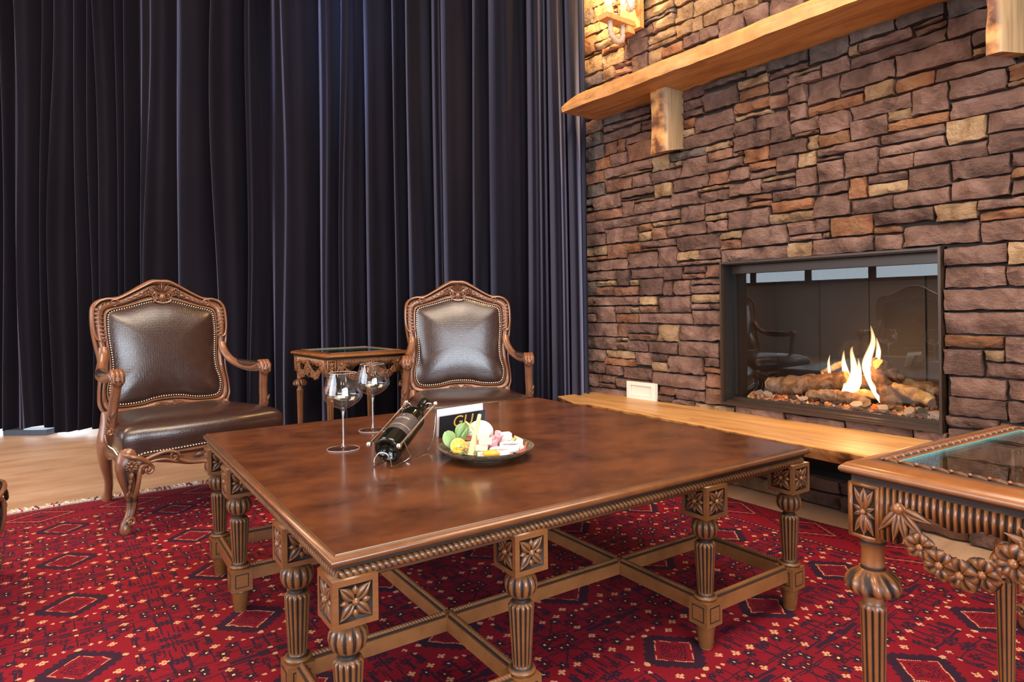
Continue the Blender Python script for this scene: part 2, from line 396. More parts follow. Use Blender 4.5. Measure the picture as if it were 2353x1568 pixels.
        return s.grid(P, G, flip=True)
    def flower(s, c, nrm, upv, R, n=5, h=None, rot=0):
        c = np.array(c, float); nrm = np.array(nrm, float); nrm /= np.linalg.norm(nrm); upv = np.array(upv, float); upv -= nrm*(upv@nrm); upv /= np.linalg.norm(upv)
        rt_ = np.cross(upv, nrm); h = h or R*.35
        for i in range(n):
            a = rot+2*PI*i/n; d = upv*math.cos(a)+rt_*math.sin(a)
            s.leaf(c+d*R*.12, c+d*R+nrm*h*.2, R*1.9*math.sin(PI/n)*1.12, nrm, h, 8, 6, .5, 1.35)
        s.sphere(c+nrm*h*.7, R*.26, 8)
        return s
    def scroll(s, c, nrm, xd, R, r0, turns=1.1, ball=True, start=0, hand=1, n=22):
        c = np.array(c, float); nrm = np.array(nrm, float); nrm /= np.linalg.norm(nrm); xd = np.array(xd, float); xd -= nrm*(xd@nrm); xd /= np.linalg.norm(xd); yd = np.cross(nrm, xd)*hand
        t = np.linspace(0, 1, n); a = start+t*turns*2*PI; rr = R*(1-.62*t)
        P = c+(rr*np.cos(a))[:, None]*xd+(rr*np.sin(a))[:, None]*yd
        s.tube(P, r0*(1-.35*t), 6, up_=nrm)
        if ball: s.sphere(c+nrm*r0*.3, R*.34, 9)
        return s
    def bake(s, name, smooth=True):
        me = bpy.data.meshes.new(name); V_ = np.vstack(s.v); me.from_pydata(V_.tolist(), [], s.q)
        G = np.concatenate([np.array(x) for x in s.g])
        if G.max() > 0:
            at = me.attributes.new('g', 'FLOAT', 'POINT'); at.data.foreach_set('value', G.astype(np.float32))
        if smooth: me.polygons.foreach_set('use_smooth', [True]*len(me.polygons))
        if any(s.mi): me.polygons.foreach_set('material_index', s.mi)
        me.update(); return me
    def build(s, name, mt, parent=None, smooth=True, loc=None, auto=True):
        me = s.bake(name, smooth); 
        for q in (mt if isinstance(mt, (list, tuple)) else [mt]): me.materials.append(q)
        if smooth and auto:
            try: me.set_sharp_from_angle(angle=math.radians(50))
            except Exception: pass
        o = bpy.data.objects.new(name, me); C.objects.link(o)
        if parent is not None: o.parent = parent
        if loc: o.location = loc
        return o
def tag(o, label=None, cat=None, group=None, kind=None):
    if label: o['label'] = label
    if cat: o['category'] = cat
    if group: o['group'] = group
    if kind: o['kind'] = kind
    return o
def empty(name, loc=(0, 0, 0), rz=0, label=None, cat=None, group=None):
    o = bpy.data.objects.new(name, None); C.objects.link(o); o.location = loc; o.rotation_euler = (0, 0, rz); o.empty_display_size = .1
    return tag(o, label, cat, group)
def copy_tree(o, parent=None):
    c = o.copy(); C.objects.link(c)
    if parent is not None: c.parent = parent
    for ch in [q for q in ALLCH.get(o.name, [])]: copy_tree(ch, c)
    return c
ALLCH = {}
def index_children():
    ALLCH.clear()
    for o in bpy.data.objects:
        if o.parent: ALLCH.setdefault(o.parent.name, []).append(o)
def cr(pts, n=10, closed=False):
    """Catmull-Rom through the points"""
    P = np.array(pts, float); k = len(P); out = []
    rngk = range(k) if closed else range(k-1)
    for i in rngk:
        if closed: a, b, c, d = P[(i-1) % k], P[i], P[(i+1) % k], P[(i+2) % k]
        else: a, b, c, d = P[max(i-1, 0)], P[i], P[i+1], P[min(i+2, k-1)]
        for t in np.linspace(0, 1, n, endpoint=False):
            out.append(.5*((2*b)+(-a+c)*t+(2*a-5*b+4*c-d)*t*t+(-a+3*b-3*c+d)*t**3))
    if not closed: out.append(P[-1])
    return np.array(out)
def rope_sec(spacing, step, m=2, depth=.34):
    k = 2*PI/(m*spacing)
    def f(TH, i):
        c = np.abs(np.cos(m/2*(TH-k*i*step)))
        return 1-depth*(1-c**.55), np.clip(1.15-c*2.1, 0, 1)
    return f
def rope(M_, p0, p1, r, spacing, step, m=2, n=12):
    p0 = np.array(p0, float); p1 = np.array(p1, float); L = np.linalg.norm(p1-p0); k = max(3, int(L/step)); st = L/k
    t = np.linspace(0, 1, k+1)[:, None]
    M_.tube(p0+(p1-p0)*t, r, n, sec=rope_sec(spacing, st, m))
def text_mesh(body, size, extrude=.0006):
    cu = bpy.data.curves.new('text', 'FONT'); cu.body = body; cu.size = size; cu.extrude = extrude; cu.align_x = 'CENTER'; cu.align_y = 'CENTER'
    o = bpy.data.objects.new('text', cu); C.objects.link(o); bpy.context.view_layer.update()
    dg = bpy.context.evaluated_depsgraph_get(); me = bpy.data.meshes.new_from_object(o.evaluated_get(dg)); bpy.data.objects.remove(o); bpy.data.curves.remove(cu)
    return me
STONES="2900 3164 2891 2960 t;3037 3151 2799 2885 g;2967 3036 2797 2875 t;2883 2967 2791 2855 t;2956 3162 2727 2788 t;2841 2955 2717 2755 t;2816 3002 2649 2704 t;3003 3159 2626 2702 o;2750 2994 2595 2633 t;2750 2940 2558 2592 o;2759 2950 2459 2535 t;2951 3152 2471 2543 t;2842 2952 2386 2434 t;2703 2839 2387 2424 r;2952 3158 2393 2456 g;2746 3012 2339 2374 b;3022 3170 2346 2372 g;2566 2754 2461 2547 b;2527 2741 2549 2610 b;2571 2702 2381 2450 b;2702 2839 2427 2456 r;2370 2562 2489 2533 t;2374 2566 2455 2484 t;2461 2568 2381 2451 t;2369 2530 2548 2610 t;2368 2575 2644 2688 t;2369 2575 2614 2638 g;2428 2574 2718 2747 t;2253 2365 2655 2683 t;2244 2364 2539 2615 t;2245 2365 2457 2536 t;2182 2248 2450 2527 t;2061 2244 2539 2588 t;1990 2179 2453 2528 t;1874 1986 2456 2508 t;1926 2075 2378 2434 b;2075 2190 2383 2445 b;2193 2314 2381 2447 b;2312 2458 2375 2436 o;1794 1923 2382 2451 b;1635 1791 2374 2433 b;2083 2382 2352 2374 t;1873 2060 2526 2589 b;2761 2957 2103 2144 g;2553 2761 2085 2137 d;2957 3135 2078 2138 b;2860 2953 2054 2098 b;2547 2857 2056 2087 b;2653 2958 1991 2048 b;2544 2759 1940 1986 b;2958 3136 1999 2072 g;2178 2315 2093 2143 d;2182 2316 2037 2081 b;2180 2317 1987 2034 b;2236 2321 1934 1971 o;2237 2322 1893 1926 t;1988 2236 1888 1972 b;1919 2175 2109 2145 g;1969 2182 1989 2090 b;1798 1920 2105 2151 g;1799 1968 2060 2093 t;1800 1971 1996 2050 o;1784 1990 1929 1983 o;1782 1985 1893 1922 t;1597 1798 2096 2133 g;1597 1798 2059 2091 b;1696 1799 1988 2052 b;1691 1784 1907 1974 r;1692 1870 1833 1890 b;1873 1982 1828 1893 b;1989 2319 1833 1886 b;1684 1783 1762 1803 b;2945 3131 1903 1985 g;2826 2944 1909 1986 r;2762 2826 1905 1976 r;2418 2742 1827 1927 r;3033 3138 1831 1897 g;2889 3033 1829 1894 o;2747 2886 1842 1902 b;2553 2947 1760 1820 b;2554 2812 1744 1759 t;2426 2548 1737 1816 t;2169 2418 1767 1814 g;2337 2415 1744 1762 t;2170 2337 1666 1745 b;2019 2172 1773 1811 t;2002 2159 1717 1760 r;1941 2167 1666 1714 b;1786 1999 1742 1802 b;1792 1940 1668 1714 o;1755 1900 1623 1661 o;1597 1791 1668 1734 b;1652 1755 1595 1665 b;1562 1649 1605 1662 t;1551 1597 1670 1717 t;2950 3115 1745 1824 r;2713 2935 1665 1745 r;2562 2710 1672 1730 b;2340 2561 1666 1727 b;2940 3119 1656 1742 g;2030 2151 1605 1653 r;1903 2030 1591 1653 b;1756 1890 1583 1618 b;1663 1843 1557 1580 t;1558 1663 1512 1592 b;2155 2399 1588 1654 b;2406 2532 1576 1658 t;2536 2793 1616 1662 b;2031 2214 1566 1587 t;1840 2025 1506 1580 b;1666 1840 1507 1549 b;3047 3132 1605 1658 g;2796 3042 1564 1653 b;2682 2789 1594 1606 b;2533 2690 1571 1591 o;2221 2407 1507 1584 b;2028 2218 1508 1558 b;1559 1789 1455 1504 b;2693 2788 1501 1592 b;2411 2666 1498 1568 b;2791 3136 1503 1564 r;1920 2176 1438 1487 b;1789 1920 1475 1497 r;1795 1909 1441 1464 o;1574 1792 1396 1447 o;1575 1799 1350 1392 t;2558 2957 1441 1492 b;2957 3133 1423 1499 b;2352 2557 1441 1497 b;2179 2352 1420 1496 b;2353 2551 1407 1435 t;2039 2164 1402 1430 t;2043 2168 1342 1398 b;1802 2033 1346 1431 b;2673 2931 1343 1433 b;2557 2668 1396 1431 o;2555 2670 1340 1391 t;2443 2551 1340 1405 r;2171 2437 1347 1404 b;2941 3136 1347 1417 b;2082 2374 1258 1323 b;1954 2078 1294 1331 t;1960 2081 1249 1289 r;1705 1954 1241 1327 b;1565 1698 1280 1338 b;1566 1697 1249 1277 b;1586 1699 1182 1241 t;2933 3126 1277 1335 t;2756 2926 1253 1335 r;2638 2743 1269 1329 o;2379 2636 1291 1325 b;2934 3127 1246 1272 o;3030 3128 1178 1242 b;2766 3027 1183 1243 b;2524 2753 1181 1269 b;2515 2631 1269 1286 o;2378 2512 1176 1279 b;2224 2375 1211 1249 t;2086 2224 1197 1248 b;2091 2374 1168 1194 b;1712 2086 1183 1237 b;2852 3123 1118 1171 b;2739 2846 1076 1167 d;2478 2736 1112 1167 d;2337 2473 1092 1161 d;2191 2335 1127 1164 d;2090 2186 1102 1167 r;2188 2328 1092 1124 r;3025 3125 1015 1112 g;2850 3018 1076 1108 t;2664 2737 1073 1107 t;2476 2657 1013 1109 d;2407 2466 1009 1087 d;2280 2406 1007 1090 b;2091 2278 1060 1091 b;2091 2277 1013 1054 b;2864 3026 1015 1073 r;2668 2860 1009 1068 r;3056 3122 951 1007 b;2657 3051 953 1007 b;2525 2655 950 1003 t;2281 2523 905 1002 b;2095 2279 961 1006 t;3040 3118 904 946 b;2863 3037 847 945 b;2729 2858 904 947 b;2661 2726 901 943 t;2534 2660 906 948 r;2153 2278 924 954 b;2093 2150 924 956 b;3061 3118 848 901 b;2670 2850 844 901 o;2272 2666 840 903 b;2092 2266 838 920 b;2843 3109 756 840 b;2753 2837 759 838 r;2527 2750 783 833 b;2374 2523 756 833 t;2091 2368 749 836 b;2528 2751 740 777 r;2854 3107 670 753 b;2754 2847 729 753 t;2755 2850 676 725 b;2594 2746 676 731 b;2375 2590 667 737 b;2092 2368 661 748 b;2951 3108 593 667 b;2706 2944 620 670 t;2699 2948 574 622 o;2568 2695 589 670 b;2448 2557 620 664 b;2447 2563 569 617 t;2201 2443 562 662 b;2094 2196 613 664 b;2952 3110 510 590 b;2814 2947 512 568 b;2567 2810 498 574 b;2194 2568 479 559 b;2094 2190 582 612 o;2095 2190 500 577 r;3021 3102 432 508 b;2873 3021 459 508 b;2879 3018 426 456 b;2773 2873 437 495 b;2399 2532 430 476 r;2195 2393 413 476 b;2096 2191 429 498 r;2776 3098 372 420 b;2411 2510 382 427 b;2265 2404 378 415 b;2013 2263 376 410 t;2534 2774 377 473 b;1404 1594 2077 2143 g;1210 1401 2105 2134 g;1358 1398 2048 2095 t;1173 1353 2051 2091 b;1022 1209 2094 2145 g;1020 1403 1992 2043 b;1542 1690 2035 2056 t;1533 1690 1991 2031 b;1403 1530 1997 2053 b;1604 1691 1906 1982 b;1451 1601 1885 1985 b;1213 1448 1902 1983 b;934 1209 1900 1987 b;893 1022 2078 2126 g;889 1017 1998 2071 b;886 931 1933 1985 b;884 932 1904 1925 t;1346 1442 1877 1894 b;1217 1337 1831 1900 t;1064 1214 1833 1887 o;826 1061 1831 1882 b;1345 1590 1826 1875 o;1604 1692 1824 1899 b;1152 1396 1764 1823 b;1018 1149 1730 1826 b;824 1013 1749 1820 b;758 1013 1674 1745 b;757 822 1773 1810 o;757 818 1748 1764 t;759 888 1590 1662 b;891 1025 1581 1665 t;1152 1239 1724 1759 t;1020 1209 1671 1709 o;1242 1402 1670 1757 b;1399 1536 1727 1817 b;1538 1681 1766 1822 b;1539 1628 1737 1754 r;1277 1541 1626 1665 b;1028 1275 1624 1661 b;1025 1279 1575 1617 b;891 1138 1510 1563 b;761 888 1510 1586 b;1429 1540 1605 1620 b;1431 1555 1507 1597 b;1282 1426 1514 1608 b;1141 1274 1508 1567 b;761 815 1451 1500 b;762 814 1406 1446 o;816 1012 1431 1507 b;1332 1402 1412 1498 o;1173 1326 1466 1499 b;1175 1330 1411 1464 t;1013 1169 1420 1503 b;816 1009 1346 1427 b;762 815 1340 1402 b;1406 1556 1454 1505 b;1407 1572 1346 1441 b;1229 1404 1344 1409 b;1013 1223 1348 1408 b;1498 1562 1285 1335 b;1311 1494 1263 1334 o;1071 1307 1282 1340 b;921 1069 1280 1341 t;763 918 1301 1339 b;763 919 1257 1297 o;1193 1307 1248 1275 o;1194 1305 1183 1243 b;1309 1581 1192 1246 b;918 1191 1178 1268 b;764 914 1175 1257 b;830 1025 1095 1170 b;759 828 1086 1166 t;837 1023 1007 1087 b;759 834 1003 1081 b;760 1024 913 1001 b;761 1025 823 911 b;845 1033 769 820 o;762 841 727 818 b;913 1027 657 761 b;844 909 722 762 t;763 909 660 718 b;835 1028 572 655 b;763 832 582 655 b;834 1029 497 575 b;764 831 493 578 b;867 1023 454 491 b;765 863 463 491 b;868 1024 385 449 b;765 864 391 457 b;1733 2004 358 421 b;1439 1730 342 418 b;1159 1436 335 408 b;1040 1157 341 415 b;2169 2455 328 379 b;2007 2154 413 431 t;2012 2456 243 324 b;1729 2001 280 350 b"
# ------------------------------------------------------------------ room shell
def plane_box(name, lo, hi, mt, kind='structure', parent=None):
    lo = np.array(lo, float); hi = np.array(hi, float)
    o = Mesh().box((lo+hi)/2, hi-lo).build(name, mt, parent, smooth=False)
    if kind and parent is None: o['kind'] = kind
    return o
plane_box('floor', (-5.2, -5.2, -.06), (3.6, 9.2, 0), M_FLOOR)
plane_box('ceiling', (-5.2, -5.2, 4.2), (3.6, 9.2, 4.3), M_CEIL)
plane_box('wall_back', (-5.2, 9.1, 0), (3.6, 9.2, 4.2), M_WALL)
plane_box('wall_front', (-5.2, -5.3, 0), (3.6, -5.2, 4.2), M_WALL)
plane_box('wall_left', (-5.3, -5.2, 0), (-5.2, 9.1, 4.2), M_WALL)
# windows behind the camera: frame with emissive daylight outside each pane
def window(name, o, ax, n, w, h, z0, label=None):
    root = empty(name, o); root['kind'] = 'structure'
    fr = Mesh()
    for i in range(n):
        c = (i-(n-1)/2)*(w+.12)
        size = (w, .03, h) if ax == 'x' else (.03, w, h)
        off = (c, 0, z0+h/2) if ax == 'x' else (0, c, z0+h/2)
        Mesh().box(off, size).build('window_pane', M_DAY, root, smooth=False)
        for s_ in (-1, 1):
            d = s_*(w/2+.03); fr.box((off[0]+(d if ax == 'x' else 0), off[1]+(d if ax != 'x' else 0), off[2]), (.06, .08, h+.12) if ax == 'x' else (.08, .06, h+.12))
            fr.box((off[0], off[1], off[2]+s_*(h/2+.03)), (w, .08, .06) if ax == 'x' else (.08, w, .06))
        fr.box(off, (w, .06, .03) if ax == 'x' else (.06, w, .03))
    fr.build('window_frame', M_BLACK, root, smooth=False)
window('window_1', (-.2, -5.12, 0), 'x', 4, .95, 2.4, .8)
window('window_2', (-5.12, 5.0, 0), 'y', 6, .98, 1.9, 1.36)
# glass front behind the curtain (daylight leaks under the hem)
gw = empty('window_3'); gw['kind'] = 'structure'
ga, gb = np.array([-1.7, 8.45]), np.array([2.6, 5.15]); gd = (gb-ga)/np.linalg.norm(gb-ga); gang = math.atan2(gd[1], gd[0]); gl = np.linalg.norm(gb-ga)
for i in range(4):
    c = ga+gd*gl*(i+.5)/4; Mesh().box((c[0], c[1], 1.6), (gl/4-.08, .02, 3.0), gang).build('window_pane', M_DAY, gw, smooth=False)
fr = Mesh()
for i in range(5):
    c = ga+gd*gl*i/4; fr.box((c[0], c[1], 1.6), (.08, .08, 3.2), gang)
c = (ga+gb)/2; fr.box((c[0], c[1], .05), (gl, .08, .1), gang); fr.build('window_frame', M_BLACK, gw, smooth=False)
fb = Mesh().box((-.05, 6.27, .022), (.34, .12, .044), gang).build('floor_duct_box', simple('grey blue metal box', (.05, .06, .085), .5), smooth=False)
tag(fb, 'low dark grey box on the floor under the curtain hem, far left', 'box')

# ------------------------------------------------------------------ stone wall
WX = 2.917; BX = 2.955
wall = empty('wall_right'); wall['kind'] = 'structure'
FY1, FY2, FZ1, FZ2 = 1.040, 2.081, .421, 1.173
bm_ = Mesh()
def slab(y1, y2, z1, z2, x1=BX, x2=3.05): bm_.box(((x1+x2)/2, (y1+y2)/2, (z1+z2)/2), (x2-x1, y2-y1, z2-z1))
slab(-5.2, FY1, .0, 4.2); slab(FY2, 5.2, .0, 4.2); slab(FY1, FY2, FZ2, 4.2)
slab(FY1, FY2, 0, .140); slab(FY1, FY2, .330, FZ1)
bm_.build('backing', M_MORTAR, wall, smooth=False)
def stone_mesh(y1, y2, z1, z2, seed, fine=True):
    """one split-face stone: rounded broken outline, rough face, side faces back into the joint"""
    r = np.random.default_rng(seed); w_, h_ = y2-y1, z2-z1
    nu = max(4, min(10, int(w_/.024))) if fine else 4; nv = max(3, min(6, int(h_/.024))) if fine else 3
    gap = .0022
    u = np.linspace(0, 1, nu+1); v = np.linspace(0, 1, nv+1); U, W = np.meshgrid(u, v, indexing='ij')
    Y = y1+gap+U*(w_-2*gap); Z_ = z1+gap+W*(h_-2*gap)
    eu = np.minimum(U, 1-U)*w_; ev = np.minimum(W, 1-W)*h_; e = np.minimum(eu, ev)
    jy = r.normal(0, .0026, U.shape); jz = r.normal(0, .0028, U.shape)
    Y = np.clip(Y+jy*(e > 0)*1.3+np.abs(jy)*np.where(U == 0, 1, np.where(U == 1, -1, 0)), y1+.0008, y2-.0008)
    Z_ = np.clip(Z_+jz*(e > 0)*1.3+np.abs(jz)*np.where(W == 0, 1, np.where(W == 1, -1, 0)), z1+.0006, z2-.0006)
    base = r.uniform(-.004, .012); tx, tz = r.normal(0, .006), r.normal(0, .007)
    rough = r.normal(0, .0042, U.shape)
    rough = np.array([[noise.noise(Vector((Y[i, j]*16+seed, Z_[i, j]*26, seed*.37)))*.020 for j in range(nv+1)] for i in range(nu+1)])+rough*.7
    X_ = WX-base-(U-.5)*tx-(W-.5)*tz-rough+np.where(e == 0, .0085, 0)
    P = np.stack([X_, Y, Z_], 2); M_ = Mesh(); M_.grid(P, None, flip=False)
    loop = [(i, 0) for i in range(nu)]+[(nu, j) for j in range(nv)]+[(i, nv) for i in range(nu, 0, -1)]+[(0, j) for j in range(nv, 0, -1)]
    A = np.array([P[i, j] for i, j in loop]); B = A.copy(); B[:, 0] = BX+.002
    M_.grid(np.stack([A, B], 1), None, cu=True, flip=False); return M_
ST = [s_.split() for s_ in STONES.split(';')]
ST = [(int(a)/1000, int(b)/1000, int(c)/1000, int(d)/1000, k) for a, b, c, d, k in ST]
occ = []
def inside_fire(y1, y2, z1, z2): return y1 < FY2-.004 and y2 > FY1+.004 and z1 < FZ2-.004 and z2 > FZ1+.004
def free(y1, y2, z1, z2):
    if inside_fire(y1, y2, z1, z2): return False
    for a, b, c, d in occ:
        if y1 < b-.001 and y2 > a+.001 and z1 < d-.001 and z2 > c+.001: return False
    return True
stones = []
for y1, y2, z1, z2, k in ST:
    if inside_fire(y1, y2, z1, z2):
        # trim to the opening
        if z1 > FZ2-.03: z1 = FZ2+.002
        elif z2 < FZ1+.03: z2 = FZ1-.002
        elif y2 < FY1+.03: y2 = FY1-.002
        elif y1 > FY2-.03: y1 = FY2+.002
        else: continue
    if z1 > .3 and z1 < .5 and z2 < .5 and z1 < .345: z1 = .335
    if z2-z1 < .012 or y2-y1 < .015: continue
    stones.append((y1, y2, z1, z2, k)); occ.append((y1, y2, z1, z2))
# grow traced stones a little so that the joints stay narrow
def grow(st):
    out = list(st)
    for it in range(14):
        for i, (y1, y2, z1, z2, k) in enumerate(out):
            for side in range(4):
                d = .003; q = [y1, y2, z1, z2]
                q[side] += d if side in (1, 3) else -d
                o_ = st[i]
                if abs(q[side]-o_[side]) > .030: continue
                if q[0] < .3 or inside_fire(*q) or q[2] < .333 < o_[2]+.01: continue
                ok = True
                for j, (a, b, c, e_, _) in enumerate(out):
                    if j != i and q[0] < b and q[1] > a and q[2] < e_ and q[3] > c: ok = False; break
                if ok: y1, y2, z1, z2 = q; out[i] = (y1, y2, z1, z2, k)
    return out
stones = grow(stones)
occ[:] = [s_[:4] for s_ in stones]
# the courses the trace does not cover (above, to the right of the frame, and the plinth under the bench)
rr = random.Random(3); fill = []
def course(z1, z2, ya, yb):
    y = ya
    while y < yb-.02:
        w_ = rr.uniform(.10, .34); y2 = min(y+w_, yb)
        cells = [(z1, z2)] if rr.random() < .5 or z2-z1 < .07 else [(z1, (z1+z2)/2), ((z1+z2)/2, z2)]
        for a, b in cells:
            # clip horizontally against the traced stones
            yy = y; segs = []
            hit = sorted([(c, d) for c, d, e_, f_ in occ if e_ < b-.002 and f_ > a+.002 and c < y2 and d > y] + ([(FY1-.002, FY2+.002)] if a < FZ2 and b > FZ1 else []))
            for c, d in hit:
                if c > yy: segs.append((yy, min(c, y2)))
                yy = max(yy, d)
            if yy < y2: segs.append((yy, y2))
            for c, d in segs:
                if d-c > .022: fill.append((c, d, a, b, rr.choice('bbbbbbrrdtog')))
        y = y2
zc = .335
while zc < 4.15:
    h_ = rr.choice((.085, .095, .11, .075)); course(zc, min(zc+h_, 4.2), -1.6 if zc < 2.6 else -.4, 5.15 if zc > 2.1 else 3.6); zc += h_
course(.005, .072, -1.2, 3.6); course(.074, .139, -1.2, 3.6)
# whatever is still open between the stones is filled with fitted small pieces
CS = .006; gy0, gz0 = .25, .336; GY, GZ = int((3.25-gy0)/CS), int((3.05-gz0)/CS)
og = np.zeros((GY, GZ), bool)
def mark(y1, y2, z1, z2): og[max(0, int(math.floor((y1-gy0)/CS+.3))):max(0, int(math.ceil((y2-gy0)/CS-.3))), max(0, int(math.floor((z1-gz0)/CS+.3))):max(0, int(math.ceil((z2-gz0)/CS-.3)))] = True
for s_ in stones+fill: mark(*s_[:4])
mark(FY1-.003, FY2+.003, FZ1-.003, FZ2+.003)
for j in range(GZ):
    i = 0
    while i < GY:
        if og[i, j]: i += 1; continue
        a = i
        while i < GY and not og[i, j] and i-a < 40: i += 1
        b = i; t = j
        while t < GZ and t-j < 15 and not og[a:b, t].any(): t += 1
        if b-a < 3 or t-j < 3:
            continue
        fill.append((gy0+a*CS, gy0+b*CS, gz0+j*CS, gz0+t*CS, rr.choice('bbbbrrdto'))); og[a:b, j:t] = True
pr_ = []
for i, (y1, y2, z1, z2, k) in enumerate(stones+fill):
    big = (y2-y1)*(z2-z1); yc, zc_ = (y1+y2)/2, (z1+z2)/2
    d_ = .5946*WX+.804*yc; px = 1176+1475*(.804*WX-.5946*yc)/max(d_, .2); py = 705-1475*(zc_-.95)/max(d_, .2)
    vis = (0 if i < len(stones) else (1 if 1300 < px < 2400 and -40 < py < 1300 else 2))
    pr_.append((vis, -big, i))
pr_.sort(); keep = {t[2] for t in pr_[:300] if t[0] < 2}
rest = Mesh()
for i, (y1, y2, z1, z2, k) in enumerate(stones+fill):
    M_ = stone_mesh(y1, y2, z1, z2, i+11, i in keep)
    if i in keep:
        o = M_.build('stone', STONE[k], wall); 
    else:
        mi = 'brtogd'.index(k); rest.add(np.vstack(M_.v), [], None)
        off = rest.n-M_.n
        for f in M_.q: rest.q.append([a+off for a in f]); rest.mi.append(mi)
ro = rest.build('stone_infill', [STONE[c] for c in 'brtogd'], wall); ro['kind'] = 'stuff'
# dark slot under the bench
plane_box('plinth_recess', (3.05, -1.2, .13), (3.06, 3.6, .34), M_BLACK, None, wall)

# ------------------------------------------------------------------ curtains
path = np.array([(-1.9, 7.62), (-1.188, 7.095), (-.236, 6.454), (.861, 5.618), (1.946, 4.779), (2.36, 4.31), (2.64, 3.80), (2.80, 3.42), (2.885, 3.085)])
pc = cr(path, 40)
pxs = []
for p in pc:
    d_ = p[0]*math.sin(YAW)+p[1]*math.cos(YAW); pxs.append(1176.5+F_PX*(p[0]*math.cos(YAW)-p[1]*math.sin(YAW))/d_)
pxs = np.array(pxs)
seams = [-420, -372, -318, -250, -180, -110, -60, -22, 16, 40, 112, 137, 193, 223, 246, 287, 306, 328, 415, 501, 584, 628, 737, 790, 842, 909, 942, 1002, 1022, 1092, 1128, 1212, 1262, 1304, 1338, 1352]
def curtain(name, s0, s1, label, seed):
    r = random.Random(seed); sm = [s_ for s_ in seams if s0 <= s_ <= s1]
    xs = []; ds = []; tt = []
    for i in range(len(sm)-1):
        a, b = sm[i], sm[i+1]; n = 26; w_ = b-a; amp = min(.20, .035+.0036*w_)*r.uniform(.75, 1.15); p1, p2 = (.70, 1.30) if r.random() < .75 else (1.3, .8); b2 = r.uniform(.12, .34)*(w_ > 36); f2 = r.choice((2, 3)); mxv = (p1/(p1+p2))**p1*(p2/(p1+p2))**p2
        for j in range(n):
            t = j/n; xs.append(a+w_*t); ds.append(amp*((t**p1*(1-t)**p2)/mxv*(1-b2)+b2*math.sin(PI*t)*(.5-.5*math.cos(f2*2*PI*t)))); tt.append(i+t)
    xs.append(sm[-1]); ds.append(0); xs = np.array(xs); ds = np.array(ds)
    nz = 46; zs = np.concatenate([[.028, .034], np.linspace(.05, 4.15, nz)])
    ph = np.random.default_rng(seed).uniform(0, 6.28, 8)
    P = np.zeros((len(xs), len(zs), 3))
    nrm_ = np.array([-fw.x, -fw.y])
    for k, z in enumerate(zs):
        # folds wander a little with height and open out lower down
        drift = 3.2*np.sin(xs/61+ph[0]+z*.55)+2.2*np.sin(xs/23+ph[1]-z*.8)
        drift *= (xs > s0+2)*(xs < s1-2)
        xx = xs+drift*(1-.4*z/4)
        px_, py_ = np.interp(xx, pxs, pc[:, 0]), np.interp(xx, pxs, pc[:, 1])
        dd = ds*(1.05-.10*z/4)*(1+.28*np.sin(xs/37+z*.9+ph[2])+.16*np.sin(xs/71-z*1.9+ph[6]))+.012*np.sin(xs/47+ph[3]+z*.5)+.005*np.sin(xs/9+z*1.1+ph[4])+.006*np.sin(xs/15+z*2.3+ph[7])
        hem = .018*np.sin(xs/19+ph[5])+.010*np.sin(xs/53)
        P[:, k, 0] = px_+nrm_[0]*dd; P[:, k, 1] = py_+nrm_[1]*dd; P[:, k, 2] = z+(hem+.018)*max(0, 1-z/.6)
    return tag(Mesh().grid(P, None, flip=True).build(name, M_VELVET, auto=False), label, 'curtain')
curtain('curtain', -420, 248-2, 'left panel of the floor-length midnight velvet curtain, hem above the floor', 5)
curtain('curtain', 246, 1352, 'wide midnight velvet curtain behind both armchairs, running to the stone wall', 9)
# ------------------------------------------------------------------ rug
rg = Mesh(); n = 60
rx0, rx1, ry0, ry1 = -.42, 2.72, -1.2, 3.83
P = np.zeros((n, n, 3)); 
for i, x in enumerate(np.linspace(rx0, rx1, n)):
    for j, y in enumerate(np.linspace(ry0, ry1, n)):
        e = min(x-rx0, rx1-x, y-ry0, ry1-y)
        P[i, j] = (x+.006*math.sin(y*7)*(x > 2.7), y+(.010*math.sin(x*5+1)+.006*math.sin(x*13))*(j == n-1), .011 if e > .001 else .001)
rug = rg.grid(P, None).build('rug', M_RUG)
tag(rug, 'large deep red oriental rug with navy diamond medallions under the tables', 'rug')
fm = Mesh(); r = random.Random(4)
sel = Mesh(); 
sel.tube([(rx0+.02+(rx1-rx0-.04)*t, ry1+.010*math.sin((rx0+(rx1-rx0)*t)*5+1)+.008, .006) for t in np.linspace(0, 1, 90)], .007, 6)
sel.build('selvedge', M_FRINGE, rug)
M_FD = simple('dark fringe wool', (.05, .02, .03), .9); M_FR = simple('red fringe wool', (.30, .02, .04), .9)
for i in range(250):
    x = rx0+(rx1-rx0)*(i+r.random())/250; y = ry1+.010*math.sin(x*5+1)
    k = r.random(); mi = 0 if k < .68 else (1 if k < .87 else 2)
    dx = r.uniform(-.035, .035); L_ = r.uniform(.025, .06)
    fm.tube([(x, y, .008), (x+dx*.5, y+L_*.5, .016), (x+dx, y+L_, .004)], [.0045, .004, .0015], 4, mi=mi)
fo = fm.build('fringe', [M_FRINGE, M_FD, M_FR], rug); fo['kind'] = 'stuff'
